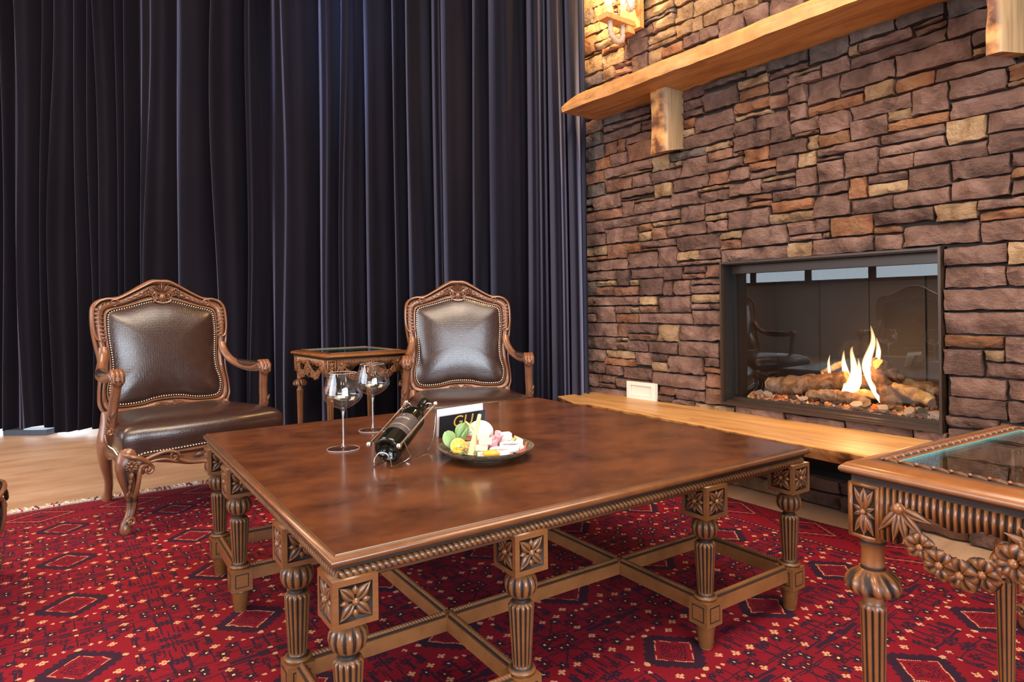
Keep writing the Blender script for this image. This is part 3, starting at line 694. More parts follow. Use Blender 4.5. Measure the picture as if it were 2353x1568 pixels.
# ------------------------------------------------------------------ live-edge slabs
def live_slab(name, xf, y0, y1, z0, z1, mt, seed, inset=.03, gfront=.6, endcut=0.0, xback=2.93, taper=None):
    """thick board along Y against the wall; front edge keeps the wavy edge of the trunk. xf(y) = front edge X"""
    n = 90; ys = np.linspace(y0, y1, n); P = []; G = []
    for i, y in enumerate(ys):
        t0, t1 = z0, z1
        if taper: t0, t1 = taper(y, z0, z1)
        nz = lambda s_, k=9.: noise.noise(Vector((y*k, s_, seed)))
        x = xf(y)+.010*nz(1, 2.3)+.006*nz(2, 9)+.002*nz(3, 40)
        h_ = t1-t0; e = endcut*(1 if i == n-1 else 0)
        sec = [(xback, t0, 0), (x+inset+.04, t0, 0), (x+inset+.006*nz(4, 12), t0+.001, gfront), (x+inset*.75+.006*nz(5, 14), t0+h_*.22, gfront), (x+inset*.42+.007*nz(6, 15), t0+h_*.48, gfront),
               (x+inset*.12+.005*nz(7, 17), t0+h_*.76, gfront), (x+.0015, t1-.004, gfront*.7), (x+.007, t1, 0), (x+.04, t1, 0), (xback, t1, 0)]
        P.append([(a, y, b) for a, b, g in sec]); G.append([g for a, b, g in sec])
    return Mesh().grid(P, G, cv=True, caps=True, flip=True).build(name, mt)
o = live_slab('mantel_shelf', lambda y: 2.617, -.5, 3.0, 2.147, 2.222, M_MANTEL, 3.3, .006, .25,
              taper=lambda y, a, b: (a, b-.038*min(1, max(0, (y-2.80)/.2))**2))
tag(o, 'long honey-coloured wooden mantel shelf with a wavy edge high on the stone wall', 'shelf')
o = live_slab('hearth_bench', lambda y: float(np.interp(y, [1.0, 1.3, 1.65, 1.95, 2.4, 2.72, 2.80, 3.07], [2.42, 2.445, 2.462, 2.492, 2.52, 2.530, 2.505, 2.612])), 1.08, 3.06, .330, .388, M_BENCH, 8.1, .035, 1, xback=2.912)
tag(o, 'long honey wood live-edge bench along the wall below the fireplace', 'bench')
# cleats that carry the bench on the wall
for y in (1.35, 2.1, 2.85):
    Mesh().box((2.80, y, .30), (.25, .05, .058)).build('bracket', M_BLACK, o, smooth=False)

def corbel(y0, y1, zb, label, seed, xf=2.77):
    nz_ = 14; P = []; G = []
    for i in range(nz_+1):
        t = i/nz_; z = zb+(2.146-zb)*t; k = noise.noise(Vector((z*9, seed, 0)))*.012; k2 = noise.noise(Vector((z*14, seed+5, 0)))*.009
        zz = lambda x: z+(.030*(1-t))*(x-xf)/.15
        fx = xf+.012*math.sin(t*3)+k
        sec = [(2.925, y0, 0), (fx+.012, y0, 0), (fx+.004, y0+.006, .5), (fx+k2, y0+(y1-y0)*.35, 1), (fx+.004-k2, y0+(y1-y0)*.7, 1), (fx+.006, y1+k, 1), (2.925, y1+.004, .5)]
        P.append([(a, b, zz(a)) for a, b, g in sec]); G.append([g for a, b, g in sec])
    o = Mesh().grid(P, G, cv=True, caps=True).build('corbel', M_CORBEL)
    return tag(o, label, 'corbel')
corbel(2.317, 2.430, 1.795, 'pale wooden corbel block under the mantel, left one near the curtain', 1.7)
corbel(.752, .800, 1.790, 'rough-barked wooden corbel at the top right edge of the picture', 4.2, 2.615)

# ------------------------------------------------------------------ access panel
ap = empty('access_panel', (WX-.012, 2.633, .437), 0, 'small white square access panel on the stones just above the bench', 'panel')
a_ = Mesh(); 
for s_ in (-1, 1):
    a_.box((0, s_*.098, 0), (.022, .030, .105)); a_.box((0, 0, s_*.042), (.022, .166, .022))
a_.build('panel_frame', M_WHITE, ap, smooth=False)
Mesh().box((.004, 0, -.001), (.012, .160, .0585)).build('panel_door', M_WHITE, ap, smooth=False)

# ------------------------------------------------------------------ fireplace
fp = empty('fireplace', (0, 0, 0), 0, 'built-in glass-fronted gas fireplace with dark metal frame in the stone wall', 'fireplace')
f_ = Mesh(); t_ = .010
for (ya, yb, za, zb_) in ((FY1+.004, FY1+.004+t_, FZ1, FZ2), (FY2-.004-t_, FY2-.004, FZ1, FZ2), (FY1+.014, FY2-.014, FZ2-t_-.002, FZ2-.002), (FY1+.014, FY2-.014, FZ1+.002, FZ1+.016)):
    f_.box((2.925, (ya+yb)/2, (za+zb_)/2), (.05, yb-ya, zb_-za))
f_.build('outer_frame', M_BROWNMETAL, fp, smooth=False)
GXp = 3.015
rv = Mesh(); rv.box((2.985, FY2-.012, (FZ1+FZ2)/2), (.13, .014, FZ2-FZ1-.03)); rv.box((2.985, FY1+.012, (FZ1+FZ2)/2), (.13, .014, FZ2-FZ1-.03)); rv.box((2.985, (FY1+FY2)/2, FZ2-.010), (.13, FY2-FY1-.04, .012))
rv.build('reveal', M_BLACK, fp, smooth=False)
lb = Mesh(); lb.box((2.975, (FY1+FY2)/2, FZ1+.012), (.10, FY2-FY1-.03, .020)); lb.box((2.998, (FY1+FY2)/2, FZ1+.028), (.020, FY2-FY1-.03, .014)); rv2 = Mesh().box((3.005, FY2-.026, .80), (.016, .014, .66))
lb.build('lower_ledge', M_BROWNMETAL, fp, smooth=False)
rv2.build('side_strip', M_BLACK, fp, smooth=False)
Mesh().box((3.000, (FY1+FY2)/2, 1.137), (.020, FY2-FY1-.03, .050)).build('top_baffle', M_BROWNMETAL, fp, smooth=False)
Mesh().box((GXp, (FY1+FY2)/2, .790), (.004, FY2-FY1-.03, .70)).build('glass_pane', M_PANE, fp, smooth=False)
fbx = Mesh(); 
fbx.box((3.44, (FY1+FY2)/2, .80), (.02, FY2-FY1, .76)); fbx.box((3.235, FY1+.002, .80), (.40, .01, .76)); fbx.box((3.235, FY2-.002, .80), (.40, .01, .76)); fbx.box((3.235, (FY1+FY2)/2, .437), (.40, FY2-FY1, .02)); fbx.box((3.235, (FY1+FY2)/2, 1.175), (.40, FY2-FY1, .02))
for k in range(3): fbx.box((3.425, FY1+.26*(k+1), .80), (.012, .006, .72))
fbx.build('firebox', M_FIREBOX, fp, smooth=False)
tm = text_mesh('abon', .022, .0003); tm.materials.append(simple('etched lettering', (.55, .42, .33), .5))
to = bpy.data.objects.new('lettering', tm); C.objects.link(to); to.parent = fp
to.matrix_world = Matrix.Translation((GXp-.006, 1.1165, .4685)) @ Matrix(((0, 0, -1, 0), (-1, 0, 0, 0), (0, 1, 0, 0), (0, 0, 0, 1)))

def bark_mat(name, c1, c2, c3):
    m, nt, b = mat(name)
    n = tex(nt, 'ShaderNodeTexNoise', 18, 'Object', None, None, Detail=8, Roughness=.7, Distortion=.8)
    col = ramp(nt, n.outputs[0], [(.35, c1), (.5, c2), (.66, c3)])
    at = nt.nodes.new('ShaderNodeAttribute'); at.attribute_name = 'g'
    col = mixc(nt, V(nt, at.outputs['Fac']), col, (.62, .36, .13))
    nt.links.new(col, b.inputs['Base Color']); setp(b, rough=.9)
    bump(nt, b, n.outputs[0], .9, .012); return m
M_LOG = bark_mat('ceramic log bark', (.075, .035, .018), (.20, .105, .055), (.34, .20, .115))
M_LOGR = bark_mat('rough dark log bark', (.06, .030, .016), (.20, .115, .062), (.42, .27, .15))
M_LOGY = bark_mat('peeled yellow log', (.34, .16, .05), (.60, .36, .13), (.72, .48, .20))
def P3(p, X_): p = np.array(p, float)-np.array([0, 0, .95]); return p*X_/3.08+np.array([0, 0, .95])
def log(pts, rad, mt, label, seed, capg=1, rough=.15):
    P = cr(pts, 12); P = P+np.random.default_rng(seed).normal(0, .0007, P.shape); k = len(P); R = np.interp(np.linspace(0, 1, k), np.linspace(0, 1, len(rad)), rad)
    ph = np.random.default_rng(seed).uniform(0, 6, 4)
    def sec(TH, i):
        f = 1+rough*np.sin(3*TH+ph[0]+i*.25)*.5+rough*np.sin(7*TH+ph[1]-i*.4)*.35+rough*.5*np.sin(i*.9+TH*2+ph[2])
        g = ((i == 0) | (i == k-1))*capg*np.ones_like(TH); return f, g
    o = Mesh().tube(P, R, 24, sec=sec).build('log', mt)
    return tag(o, label, 'log', None)
X1, X2, X3 = 3.10, 3.17, 3.24
log([P3((0, 1.905, .535), X2), P3((0, 1.86, .545), X2), P3((0, 1.72, .553), X2), P3((0, 1.55, .590), X2)] if False else [P3((3.08, 1.905, .530), X2), P3((3.08, 1.80, .530), X2), P3((3.08, 1.66, .555), X2), P3((3.08, 1.50, .600), X2)], (.034, .052, .045, .030), M_LOG, 'thick smooth brown log lying at the left of the fire', 1)
log([P3((3.08, 1.685, .490), 3.08), P3((3.08, 1.60, .502), 3.08), P3((3.08, 1.50, .497), 3.08), P3((3.08, 1.41, .487), 3.08)], (.026, .029, .028, .021), M_LOGR, 'rough-barked log with a pale cut end at the front of the fire', 2, 1, .20)
log([P3((3.08, 1.625, .610), X3), P3((3.08, 1.57, .640), X3), P3((3.08, 1.515, .668), X3)], (.010, .016, .013), M_LOGY, 'thin split stick behind the small flame at the left', 3)
log([P3((3.08, 1.385, .690), X2), P3((3.08, 1.355, .60), 3.14), P3((3.08, 1.315, .52), X1), P3((3.08, 1.288, .466), 3.08)], (.020, .034, .040, .036), M_LOG, 'upright grey-brown log leaning right of the tallest flame', 4)
log([P3((3.08, 1.365, .672), 3.12), P3((3.08, 1.30, .628), 3.16), P3((3.08, 1.235, .590), 3.2), P3((3.08, 1.13, .57), 3.22), P3((3.08, 1.05, .53), 3.24)], (.026, .027, .022, .030, .036), M_LOGR, 'long charred log sloping down to the right over the others', 5, 1, .18)
log([P3((3.08, 1.30, .575), 3.13), P3((3.08, 1.22, .55), 3.13), P3((3.08, 1.148, .522), 3.12)], (.016, .029, .024), M_LOGY, 'yellow peeled log with round cut end at the right of the fire', 6)
log([P3((3.08, 1.50, .520), 3.2), P3((3.08, 1.42, .530), 3.2), P3((3.08, 1.36, .515), 3.2)], (.014, .020, .012), M_LOGY, 'short pale log in the middle behind the flames', 7)
log([P3((3.08, 1.60, .520), 3.26), P3((3.08, 1.47, .575), 3.28), P3((3.08, 1.37, .600), 3.28)], (.030, .036, .030), M_LOG, 'brown log glowing behind the broad flame', 8)

# amber glass gravel (nobody could count it) and the slate chips on it
def amber():
    m, nt, b = mat('amber glass gravel')
    n = tex(nt, 'ShaderNodeTexNoise', 26, 'Object', None, None, Detail=2)
    col = ramp(nt, n.outputs[0], [(.38, (.22, .045, .018)), (.5, (.55, .24, .09)), (.65, (.80, .48, .20))])
    nt.links.new(col, b.inputs['Base Color']); setp(b, rough=.12, spec=.8, sss=0); return m
M_AMBER = amber()
gv = Mesh(); r = random.Random(11)
def chunk(M_, c, s_, r, mi=0, flat=1.0):
    V_ = []
    for i in range(8):
        a = [(-1, 1)[(i >> k) & 1]*s_*r.uniform(.25, 1) for k in range(3)]; a[2] *= flat; V_.append(a)
    V_ = np.array(V_) @ np.array(Matrix.Rotation(r.uniform(0, 3), 3, (r.uniform(-1, 1), r.uniform(-1, 1), r.uniform(-1, 1)))).T
    M_.add(V_+np.array(c), [(0, 2, 3, 1), (4, 5, 7, 6), (0, 1, 5, 4), (2, 6, 7, 3), (0, 4, 6, 2), (1, 3, 7, 5)], None, mi)
for i in range(420):
    y = r.uniform(1.06, 2.04); x = r.uniform(3.035, 3.16) if r.random() < .8 else r.uniform(3.1, 3.35)
    if y > 1.93 and r.random() < .3: continue
    chunk(gv, (x, y, .454+r.uniform(0, .014)), r.uniform(.007, .016), r)
go = gv.build('amber_gravel', M_AMBER, smooth=False); tag(go, 'bed of amber and clear glass gravel under the fire logs', 'gravel', None, 'stuff')
em = Mesh()
for i in range(50): chunk(em, (r.uniform(3.06, 3.14), r.gauss(1.40, .06), .462+r.uniform(0, .012)), r.uniform(.006, .011), r)
eo = em.build('glowing_embers', emis('red glowing embers', (1, .12, .02), 1.3), smooth=False); tag(eo, 'red glowing embers among the gravel behind the front log', 'embers', None, 'stuff')
M_SLATE = [simple('slate grey', (.26, .215, .195), .5), simple('slate dark', (.040, .032, .030), .5), simple('slate pale', (.42, .34, .29), .55)]
slates = [(1.960, 3.07, .030, 0, 'pale grey slate chip at the far left on the amber gravel'), (1.895, 3.045, .030, 0, 'second grey slate chip from the left, beside the amber pieces'), (1.845-.09, 3.04, .024, 1, 'dark slate chip in front of the thick left log'),
          (1.70, 3.04, .028, 2, 'pale slate chip just left of the front log'), (1.645, 3.05, .022, 1, 'small dark slate chip near the left end of the front log'), (1.525, 3.04, .028, 1, 'pointed dark slate chip below the front log'),
          (1.44, 3.04, .032, 0, 'grey slate chip below the cut end of the front log'), (1.40, 3.035, .033, 1, 'long dark slate chip on the frame edge at the centre'), (1.325, 3.035, .030, 0, 'grey slate chip standing by the upright log'),
          (1.195, 3.06, .026, 0, 'grey slate chip left of the yellow log'), (1.165, 3.04, .032, 1, 'dark slate slab under the yellow log'), (1.115, 3.03, .030, 2, 'pale angular slate chip next to the etched lettering'), (1.073, 3.05, .026, 1, 'rounded dark slate chip in the right corner of the fire'),
          (1.215, 3.035, .030, 0, 'flat grey slate chip below the foot of the upright log')]
for y, x, s_, k, lb_ in slates:
    M_ = Mesh(); n = 7; an = np.sort(np.array([2*PI*(i+r.uniform(-.3, .3))/n for i in range(n)])); rr_ = np.array([s_*r.uniform(.7, 1)*1.15 for _ in range(n)])
    ta, tb = r.uniform(-.35, .35), -r.uniform(.35, .95); R_ = np.array((Matrix.Rotation(tb, 3, 'Y') @ Matrix.Rotation(ta, 3, 'X')))
    A = np.stack([rr_*np.cos(an)*.7, rr_*np.sin(an), np.full(n, -.003)], 1); B = A*np.array([.93, .93, 1])+np.array([0, 0, .007])
    Vv = np.vstack([A, B]) @ R_.T+np.array([x, y, .481])
    M_.add(Vv, [tuple(range(n))[::-1], tuple(range(n, 2*n))]+[(i, (i+1) % n, n+(i+1) % n, n+i) for i in range(n)])
    tag(M_.build('slate_chip', M_SLATE[k], smooth=False), lb_, 'stone', 'slate chips along the front of the fire')

def flame_mat():
    m, nt, b = mat('gas flame'); nt.nodes.remove(b)
    tc = nt.nodes.new('ShaderNodeTexCoord'); sx = nt.nodes.new('ShaderNodeSeparateXYZ'); nt.links.new(tc.outputs['Generated'], sx.inputs[0])
    z = V(nt, sx.outputs[2])
    lw = nt.nodes.new('ShaderNodeLayerWeight'); lw.inputs[0].default_value = .5
    face = 1.0-V(nt, lw.outputs['Facing'])
    core = (face*face)*(1.25-z*.7)
    col = ramp(nt, core.k, [(.0, (1, .28, .04)), (.35, (1, .52, .16)), (.75, (1, .82, .50))])
    e = nt.nodes.new('ShaderNodeEmission'); nt.links.new(col, e.inputs[0]); nt.links.new((core*3.4+.35).k, e.inputs[1])
    t = nt.nodes.new('ShaderNodeBsdfTransparent'); mx = nt.nodes.new('ShaderNodeMixShader')
    al = ((face*face*face*1.2-.03)*(1.10-z)).mx(0).mn(.96)
    nt.links.new(al.k, mx.inputs[0]); nt.links.new(t.outputs[0], mx.inputs[1]); nt.links.new(e.outputs[0], mx.inputs[2])
    nt.links.new(mx.outputs[0], nt.nodes['Material Output'].inputs[0]); return m
M_FLAME = flame_mat()
fire = empty('fire', (3.15, 1.5, .5), 0, 'yellow gas flames rising between the logs behind the glass', 'fire'); fire.location = (0, 0, 0)
def flame(pts, rad, X_):
    P = cr([P3((3.08, a, b), X_) for a, b in pts], 10); k = len(P); R = np.interp(np.linspace(0, 1, k), np.linspace(0, 1, len(rad)), rad)
    Mesh().tube(P, R*.55, 14, up_=(1, 0, 0), ry=R).build('flame', M_FLAME, fire)
flame([(1.668, .505), (1.645, .535), (1.630, .570), (1.620, .615)], (.010, .022, .013, .001), 3.16)
flame([(1.590, .540), (1.588, .60), (1.592, .66), (1.585, .70)], (.004, .009, .007, .001), 3.2)
flame([(1.530, .505), (1.495, .55), (1.470, .62), (1.482, .72), (1.476, .745)], (.012, .034, .022, .009, .001), 3.15)
flame([(1.510, .52), (1.508, .60), (1.520, .67), (1.518, .725)], (.010, .022, .012, .001), 3.2)
flame([(1.470, .52), (1.455, .58), (1.448, .64), (1.452, .69)], (.010, .020, .012, .001), 3.19)
flame([(1.355, .495), (1.385, .56), (1.415, .66), (1.385, .77), (1.395, .845)], (.006, .018, .024, .014, .001), 3.14)
flame([(1.385, .60), (1.37, .67), (1.362, .73), (1.370, .79)], (.006, .013, .013, .001), 3.18)

# ------------------------------------------------------------------ wall sconce
sc_ = empty('wall_sconce', (2.88, 2.65, 2.6), 0, 'rustic wooden wall sconce with thick rope loops and a glowing candle bulb', 'lamp')
def at_(M_, name, mt, par, sm=True, off=(2.88, 2.65, 2.6)):
    o = M_.build(name, mt, par, smooth=sm); o.data.transform(Matrix.Translation(-Vector(off))); return o
at_(Mesh().box((2.882, 2.655, 2.83), (.035, .155, .48)), 'back_plate', M_MANTEL, sc_, False)
at_(Mesh().box((2.755, 2.657, 2.622), (.235, .075, .030)).box((2.845, 2.657, 2.590), (.06, .06, .05)), 'arm', M_MANTEL, sc_, False)
at_(Mesh().lathe([(.017, 2.638), (.018, 2.70), (.012, 2.705)], 16, (2.690, 2.657, 0)), 'candle_tube', simple('cream candle tube', (.80, .55, .26), .5), sc_)
at_(Mesh().lathe([(.010, 2.703), (.030, 2.735), (.036, 2.765), (.026, 2.80), (.008, 2.832)], 16, (2.690, 2.657, 0)), 'bulb', M_BULB, sc_)
M_ROPE = simple('thick jute rope', (.46, .33, .24), .85)
def U(pts): 
    M_ = Mesh(); P = cr(pts, 14); L_ = len(P); M_.tube(P, .017, 12, sec=rope_sec(.024, .0032, 3, .45)); return M_
at_(U([(2.70, 2.657, 2.63), (2.70, 2.655, 2.55), (2.715, 2.650, 2.515), (2.75, 2.648, 2.497), (2.785, 2.650, 2.515), (2.80, 2.655, 2.55), (2.80, 2.657, 2.63)]), 'rope_loop', M_ROPE, sc_)
at_(U([(2.775, 2.62, 2.98), (2.775, 2.62, 2.78), (2.79, 2.616, 2.715), (2.815, 2.614, 2.69), (2.845, 2.614, 2.715), (2.855, 2.618, 2.78), (2.855, 2.62, 2.98)]), 'rope_loop', M_ROPE, sc_)
# ------------------------------------------------------------------ coffee table
RZ = .012; T_H = .509-RZ; T_L = 1.487; T_W = 1.408; T_A = -.0427
ct = empty('coffee_table', (.413, 1.105, RZ), T_A, 'large square brown coffee table with rope moulding and twelve carved legs', 'table')
# moulded top: profile swept round the rectangle with mitred corners
def rect_sweep(M_, L, W, prof, closed_top=True, g=None, x0=0, y0=0):
    """prof: (inset, z) from the top centre outwards"""
    P = []; 
    for i, z in prof: P.append([(x0+i, y0+i, z), (x0+L-i, y0+i, z), (x0+L-i, y0+W-i, z), (x0+i, y0+W-i, z)])
    P = np.array(P); G = np.zeros(P.shape[:2]) if g is None else np.repeat(np.array(g, float)[:, None], 4, 1)
    M_.grid(P, G, cv=True, flip=True)
    if closed_top: k = M_.n-P.shape[0]*4; M_.q.append([k, k+1, k+2, k+3]); M_.mi.append(0)
    return M_
rect_sweep(Mesh(), T_L-.002, T_W-.002, [(.012, T_H), (.0125, T_H-.002)], True, None, .001, .001).build('tabletop', M_TOP, ct, smooth=False)
prof = [(.0125, T_H+.0004), (.010, T_H-.0015), (.007, T_H-.004), (.002, T_H-.007), (0, T_H-.012), (.0015, T_H-.018), (.006, T_H-.021), (.012, T_H-.023), (.012, T_H-.028), (.021, T_H-.030), (.021, T_H-.056), (.028, T_H-.060), (.06, T_H-.060)]
rect_sweep(Mesh(), T_L, T_W, prof, False, [0, .5, 0, 0, 0, 0, .3, .8, .7, .6, .3, .1, 0]).build('edge_moulding', M_EDGE, ct)
e = .018; zr = T_H-.040
for p0, p1 in (((e, e), (T_L-e, e)), ((T_L-e, e), (T_L-e, T_W-e)), ((T_L-e, T_W-e), (e, T_W-e)), ((e, T_W-e), (e, e))):
    M_ = Mesh(); rope(M_, (*p0, zr), (*p1, zr), .0095, .0125, .0021); M_.build('rope_moulding', M_WOOD, ct)
# leg: own parts, shared meshes
def gad(n, z0, z1, depth=.09, sharp=.5):
    def f(T, Z_, R):
        env = np.clip(np.minimum((Z_-z0)/.006, (z1-Z_)/.006), 0, 1)
        c = np.abs(np.sin(n*T/2)); v = 1-c**sharp
        return R*(1-depth*env*v), np.clip(env*(v*2.6-.35), 0, 1)
    return f
def both(*fs):
    def f(T, Z_, R):
        G = np.zeros_like(R)
        for q in fs: R, g = q(T, Z_, R); G = np.maximum(G, g)
        return R, G
    return f
def ringg(zs, w=.0018):
    def f(T, Z_, R):
        G = np.zeros_like(R)
        for z in zs: G = np.maximum(G, np.exp(-((Z_-z)/w)**2)*.85)
        return R, G
    return f
def carved_block(s, h, zc, relief=.006):
    """square block with a recessed panel and a four-leaf flower on each face"""
    M_ = Mesh(); b = s/2; m_ = s*.13; z0, z1 = zc-h/2, zc+h/2; d = .005
    M_.box((0, 0, z1-m_/4), (s-.001, s-.001, m_/2)); M_.box((0, 0, z0+m_/4), (s-.001, s-.001, m_/2))
    for k in range(4):
        a = k*PI/2; R_ = np.array([[math.cos(a), -math.sin(a), 0], [math.sin(a), math.cos(a), 0], [0, 0, 1]])
        F = Mesh()
        o = [(-b, z0), (b, z0), (b, z1), (-b, z1)]; i_ = [(-b+m_, z0+m_), (b-m_, z0+m_), (b-m_, z1-m_), (-b+m_, z1-m_)]; j_ = [(-b+m_+.002, z0+m_+.002), (b-m_-.002, z0+m_+.002), (b-m_-.002, z1-m_-.002), (-b+m_+.002, z1-m_-.002)]
        V_ = [(x, -b, z) for x, z in o]+[(x, -b, z) for x, z in i_]+[(x, -b+d, z) for x, z in j_]
        fs = [(q, (q+1) % 4, 4+(q+1) % 4, 4+q) for q in range(4)]
        F.add(V_[:8], fs, 0)
        F.add([V_[4], V_[5], V_[6], V_[7]]+V_[8:], [(q, (q+1) % 4, 4+(q+1) % 4, 4+q) for q in range(4)]+[(4, 5, 6, 7)], .95)
        w2, h2 = b-m_-.002, h/2-m_-.002
        for sx in (-1, 1):
            for sz in (-1, 1): F.leaf((sx*.004, -b+d-.001, zc+sz*.004), (sx*w2*.98, -b+d-.001, zc+sz*h2*.98), min(w2, h2)*.86, (0, -1, 0), relief*1.15, 9, 8, .5)
        for dx, dz, q in ((1, 0, w2), (-1, 0, w2), (0, 1, h2), (0, -1, h2)): F.leaf((dx*q*.45, -b+d-.001, zc+dz*q*.45), (dx*q*.98, -b+d-.001, zc+dz*q*.98), min(w2, h2)*.55, (0, -1, 0), relief*.8, 6, 6, 0)
        F.sphere((0, -b+d-relief*.6, zc), s*.085, 10)
        for v_, f_i in ((np.vstack(F.v), F.q),): M_.add(v_ @ R_.T, f_i, np.concatenate([np.array(x) for x in F.g]))
    return M_
me_shaft = Mesh().lathe([(.020, .1345), (.031, .138), (.030, .143), (.021, .147), (.019, .150), (.0200, .154), (.0215, .158), (.0285, .277), (.0290, .283), (.0245, .289), (.017, .292), (.0165, .299), (.024, .303), (.0335, .313), (.0375, .328), (.0355, .341), (.028, .351), (.022, .354), (.0235, .358), (.022, .362), (.022, .3675)], 112,
    fn=both(gad(14, .150, .288, .22, .6), gad(12, .303, .352, .17, .55), ringg((.147, .292, .300, .355)))).bake('leg')
me_block = carved_block(.086, .088, .4105).bake('carved_block')
fb_ = Mesh(); fb_.box((0, 0, .1005), (.062, .062, .066))
for k in range(4):
    a = k*PI/2; R_ = np.array([[math.cos(a), -math.sin(a), 0], [math.sin(a), math.cos(a), 0], [0, 0, 1]])
    F = Mesh()
    for q, (w_, g_) in enumerate(((.040, .95), (.034, 0), (.0, 0))):
        if w_: F.box((0, -.031-.0004*(q+1), .1005), (w_, .001, w_*1.05), g=g_)
    M0 = np.vstack(F.v) @ R_.T; fb_.add(M0, F.q, np.concatenate([np.array(x) for x in F.g]))
me_fblock = fb_.bake('foot_block', False)
me_foot = Mesh().lathe([(.0175, 0), (.019, .003), (.0245, .055), (.027, .060), (.0275, .064), (.022, .068)], 24, fn=ringg((.0625,))).bake('foot')
for q in (me_shaft, me_block, me_fblock, me_foot): q.materials.append(M_WOOD)
ins = .045; U2, U3 = .437, 1.050; V2, V3 = .383, 1.025
us = (ins, U2, U3, T_L-ins); vs = (ins, V2, V3, T_W-ins)
pos = [(u, ins) for u in us]+[(u, T_W-ins) for u in us]+[(ins, vs[1]), (ins, vs[2]), (T_L-ins, vs[1]), (T_L-ins, vs[2])]
def inst(name, me, par, loc=(0, 0, 0), rz=0):
    o = bpy.data.objects.new(name, me); C.objects.link(o); o.parent = par; o.location = loc; o.rotation_euler = (0, 0, rz); return o
for u, v in pos:
    l = inst('leg', me_shaft, ct, (u, v, 0)); 
    for nm, me in (('carved_block', me_block), ('foot_block', me_fblock), ('foot', me_foot)): inst(nm, me, l, (0, 0, -.003 if nm == 'carved_block' else 0))
# stretchers: grid lines plus the corner squares, each with beading on top
zs0, zs1 = .092, .128
def stretcher(p0, p1):
    p0 = np.array(p0, float); p1 = np.array(p1, float); d = (p1-p0)/np.linalg.norm(p1-p0); L = np.linalg.norm(p1-p0); a = math.atan2(d[1], d[0])
    c = (p0+p1)/2; M_ = Mesh(); M_.box((c[0], c[1], (zs0+zs1)/2), (L, .026, zs1-zs0), a)
    M_.box((c[0], c[1], zs1+.0015), (L, .021, .004), a, g=.75)
    o = M_.build('stretcher', M_STRETCH, ct, smooth=False)
    B = Mesh(); rope(B, (*p0, zs1+.006), (*p1, zs1+.006), .0065, .0085, .0021, 2, 8); B.build('beading', M_STRETCH, o)
f = .031
for u in (U2, U3):
    for a, b in ((ins+f, vs[1]-.013), (vs[1]+.013, vs[2]-.013), (vs[2]+.013, T_W-ins-f)): stretcher((u, a), (u, b))
    for v in (vs[1], vs[2]): Mesh().box((u, v, (zs0+zs1)/2+.002), (.027, .027, zs1-zs0+.004)).build('stretcher_joint', M_STRETCH, ct, smooth=False)
for v in (V2, V3):
    for a, b in ((ins+f, U2-.013), (U2+.013, U3-.013), (U3+.013, T_L-ins-f)): stretcher((a, v), (b, v))
for uu in (ins, T_L-ins):
    for a, b in ((ins, V2), (V3, T_W-ins)): stretcher((uu, a+f), (uu, b-f))
for vv in (ins, T_W-ins):
    for a, b in ((ins, U2), (U3, T_L-ins)): stretcher((a+f, vv), (b-f, vv))

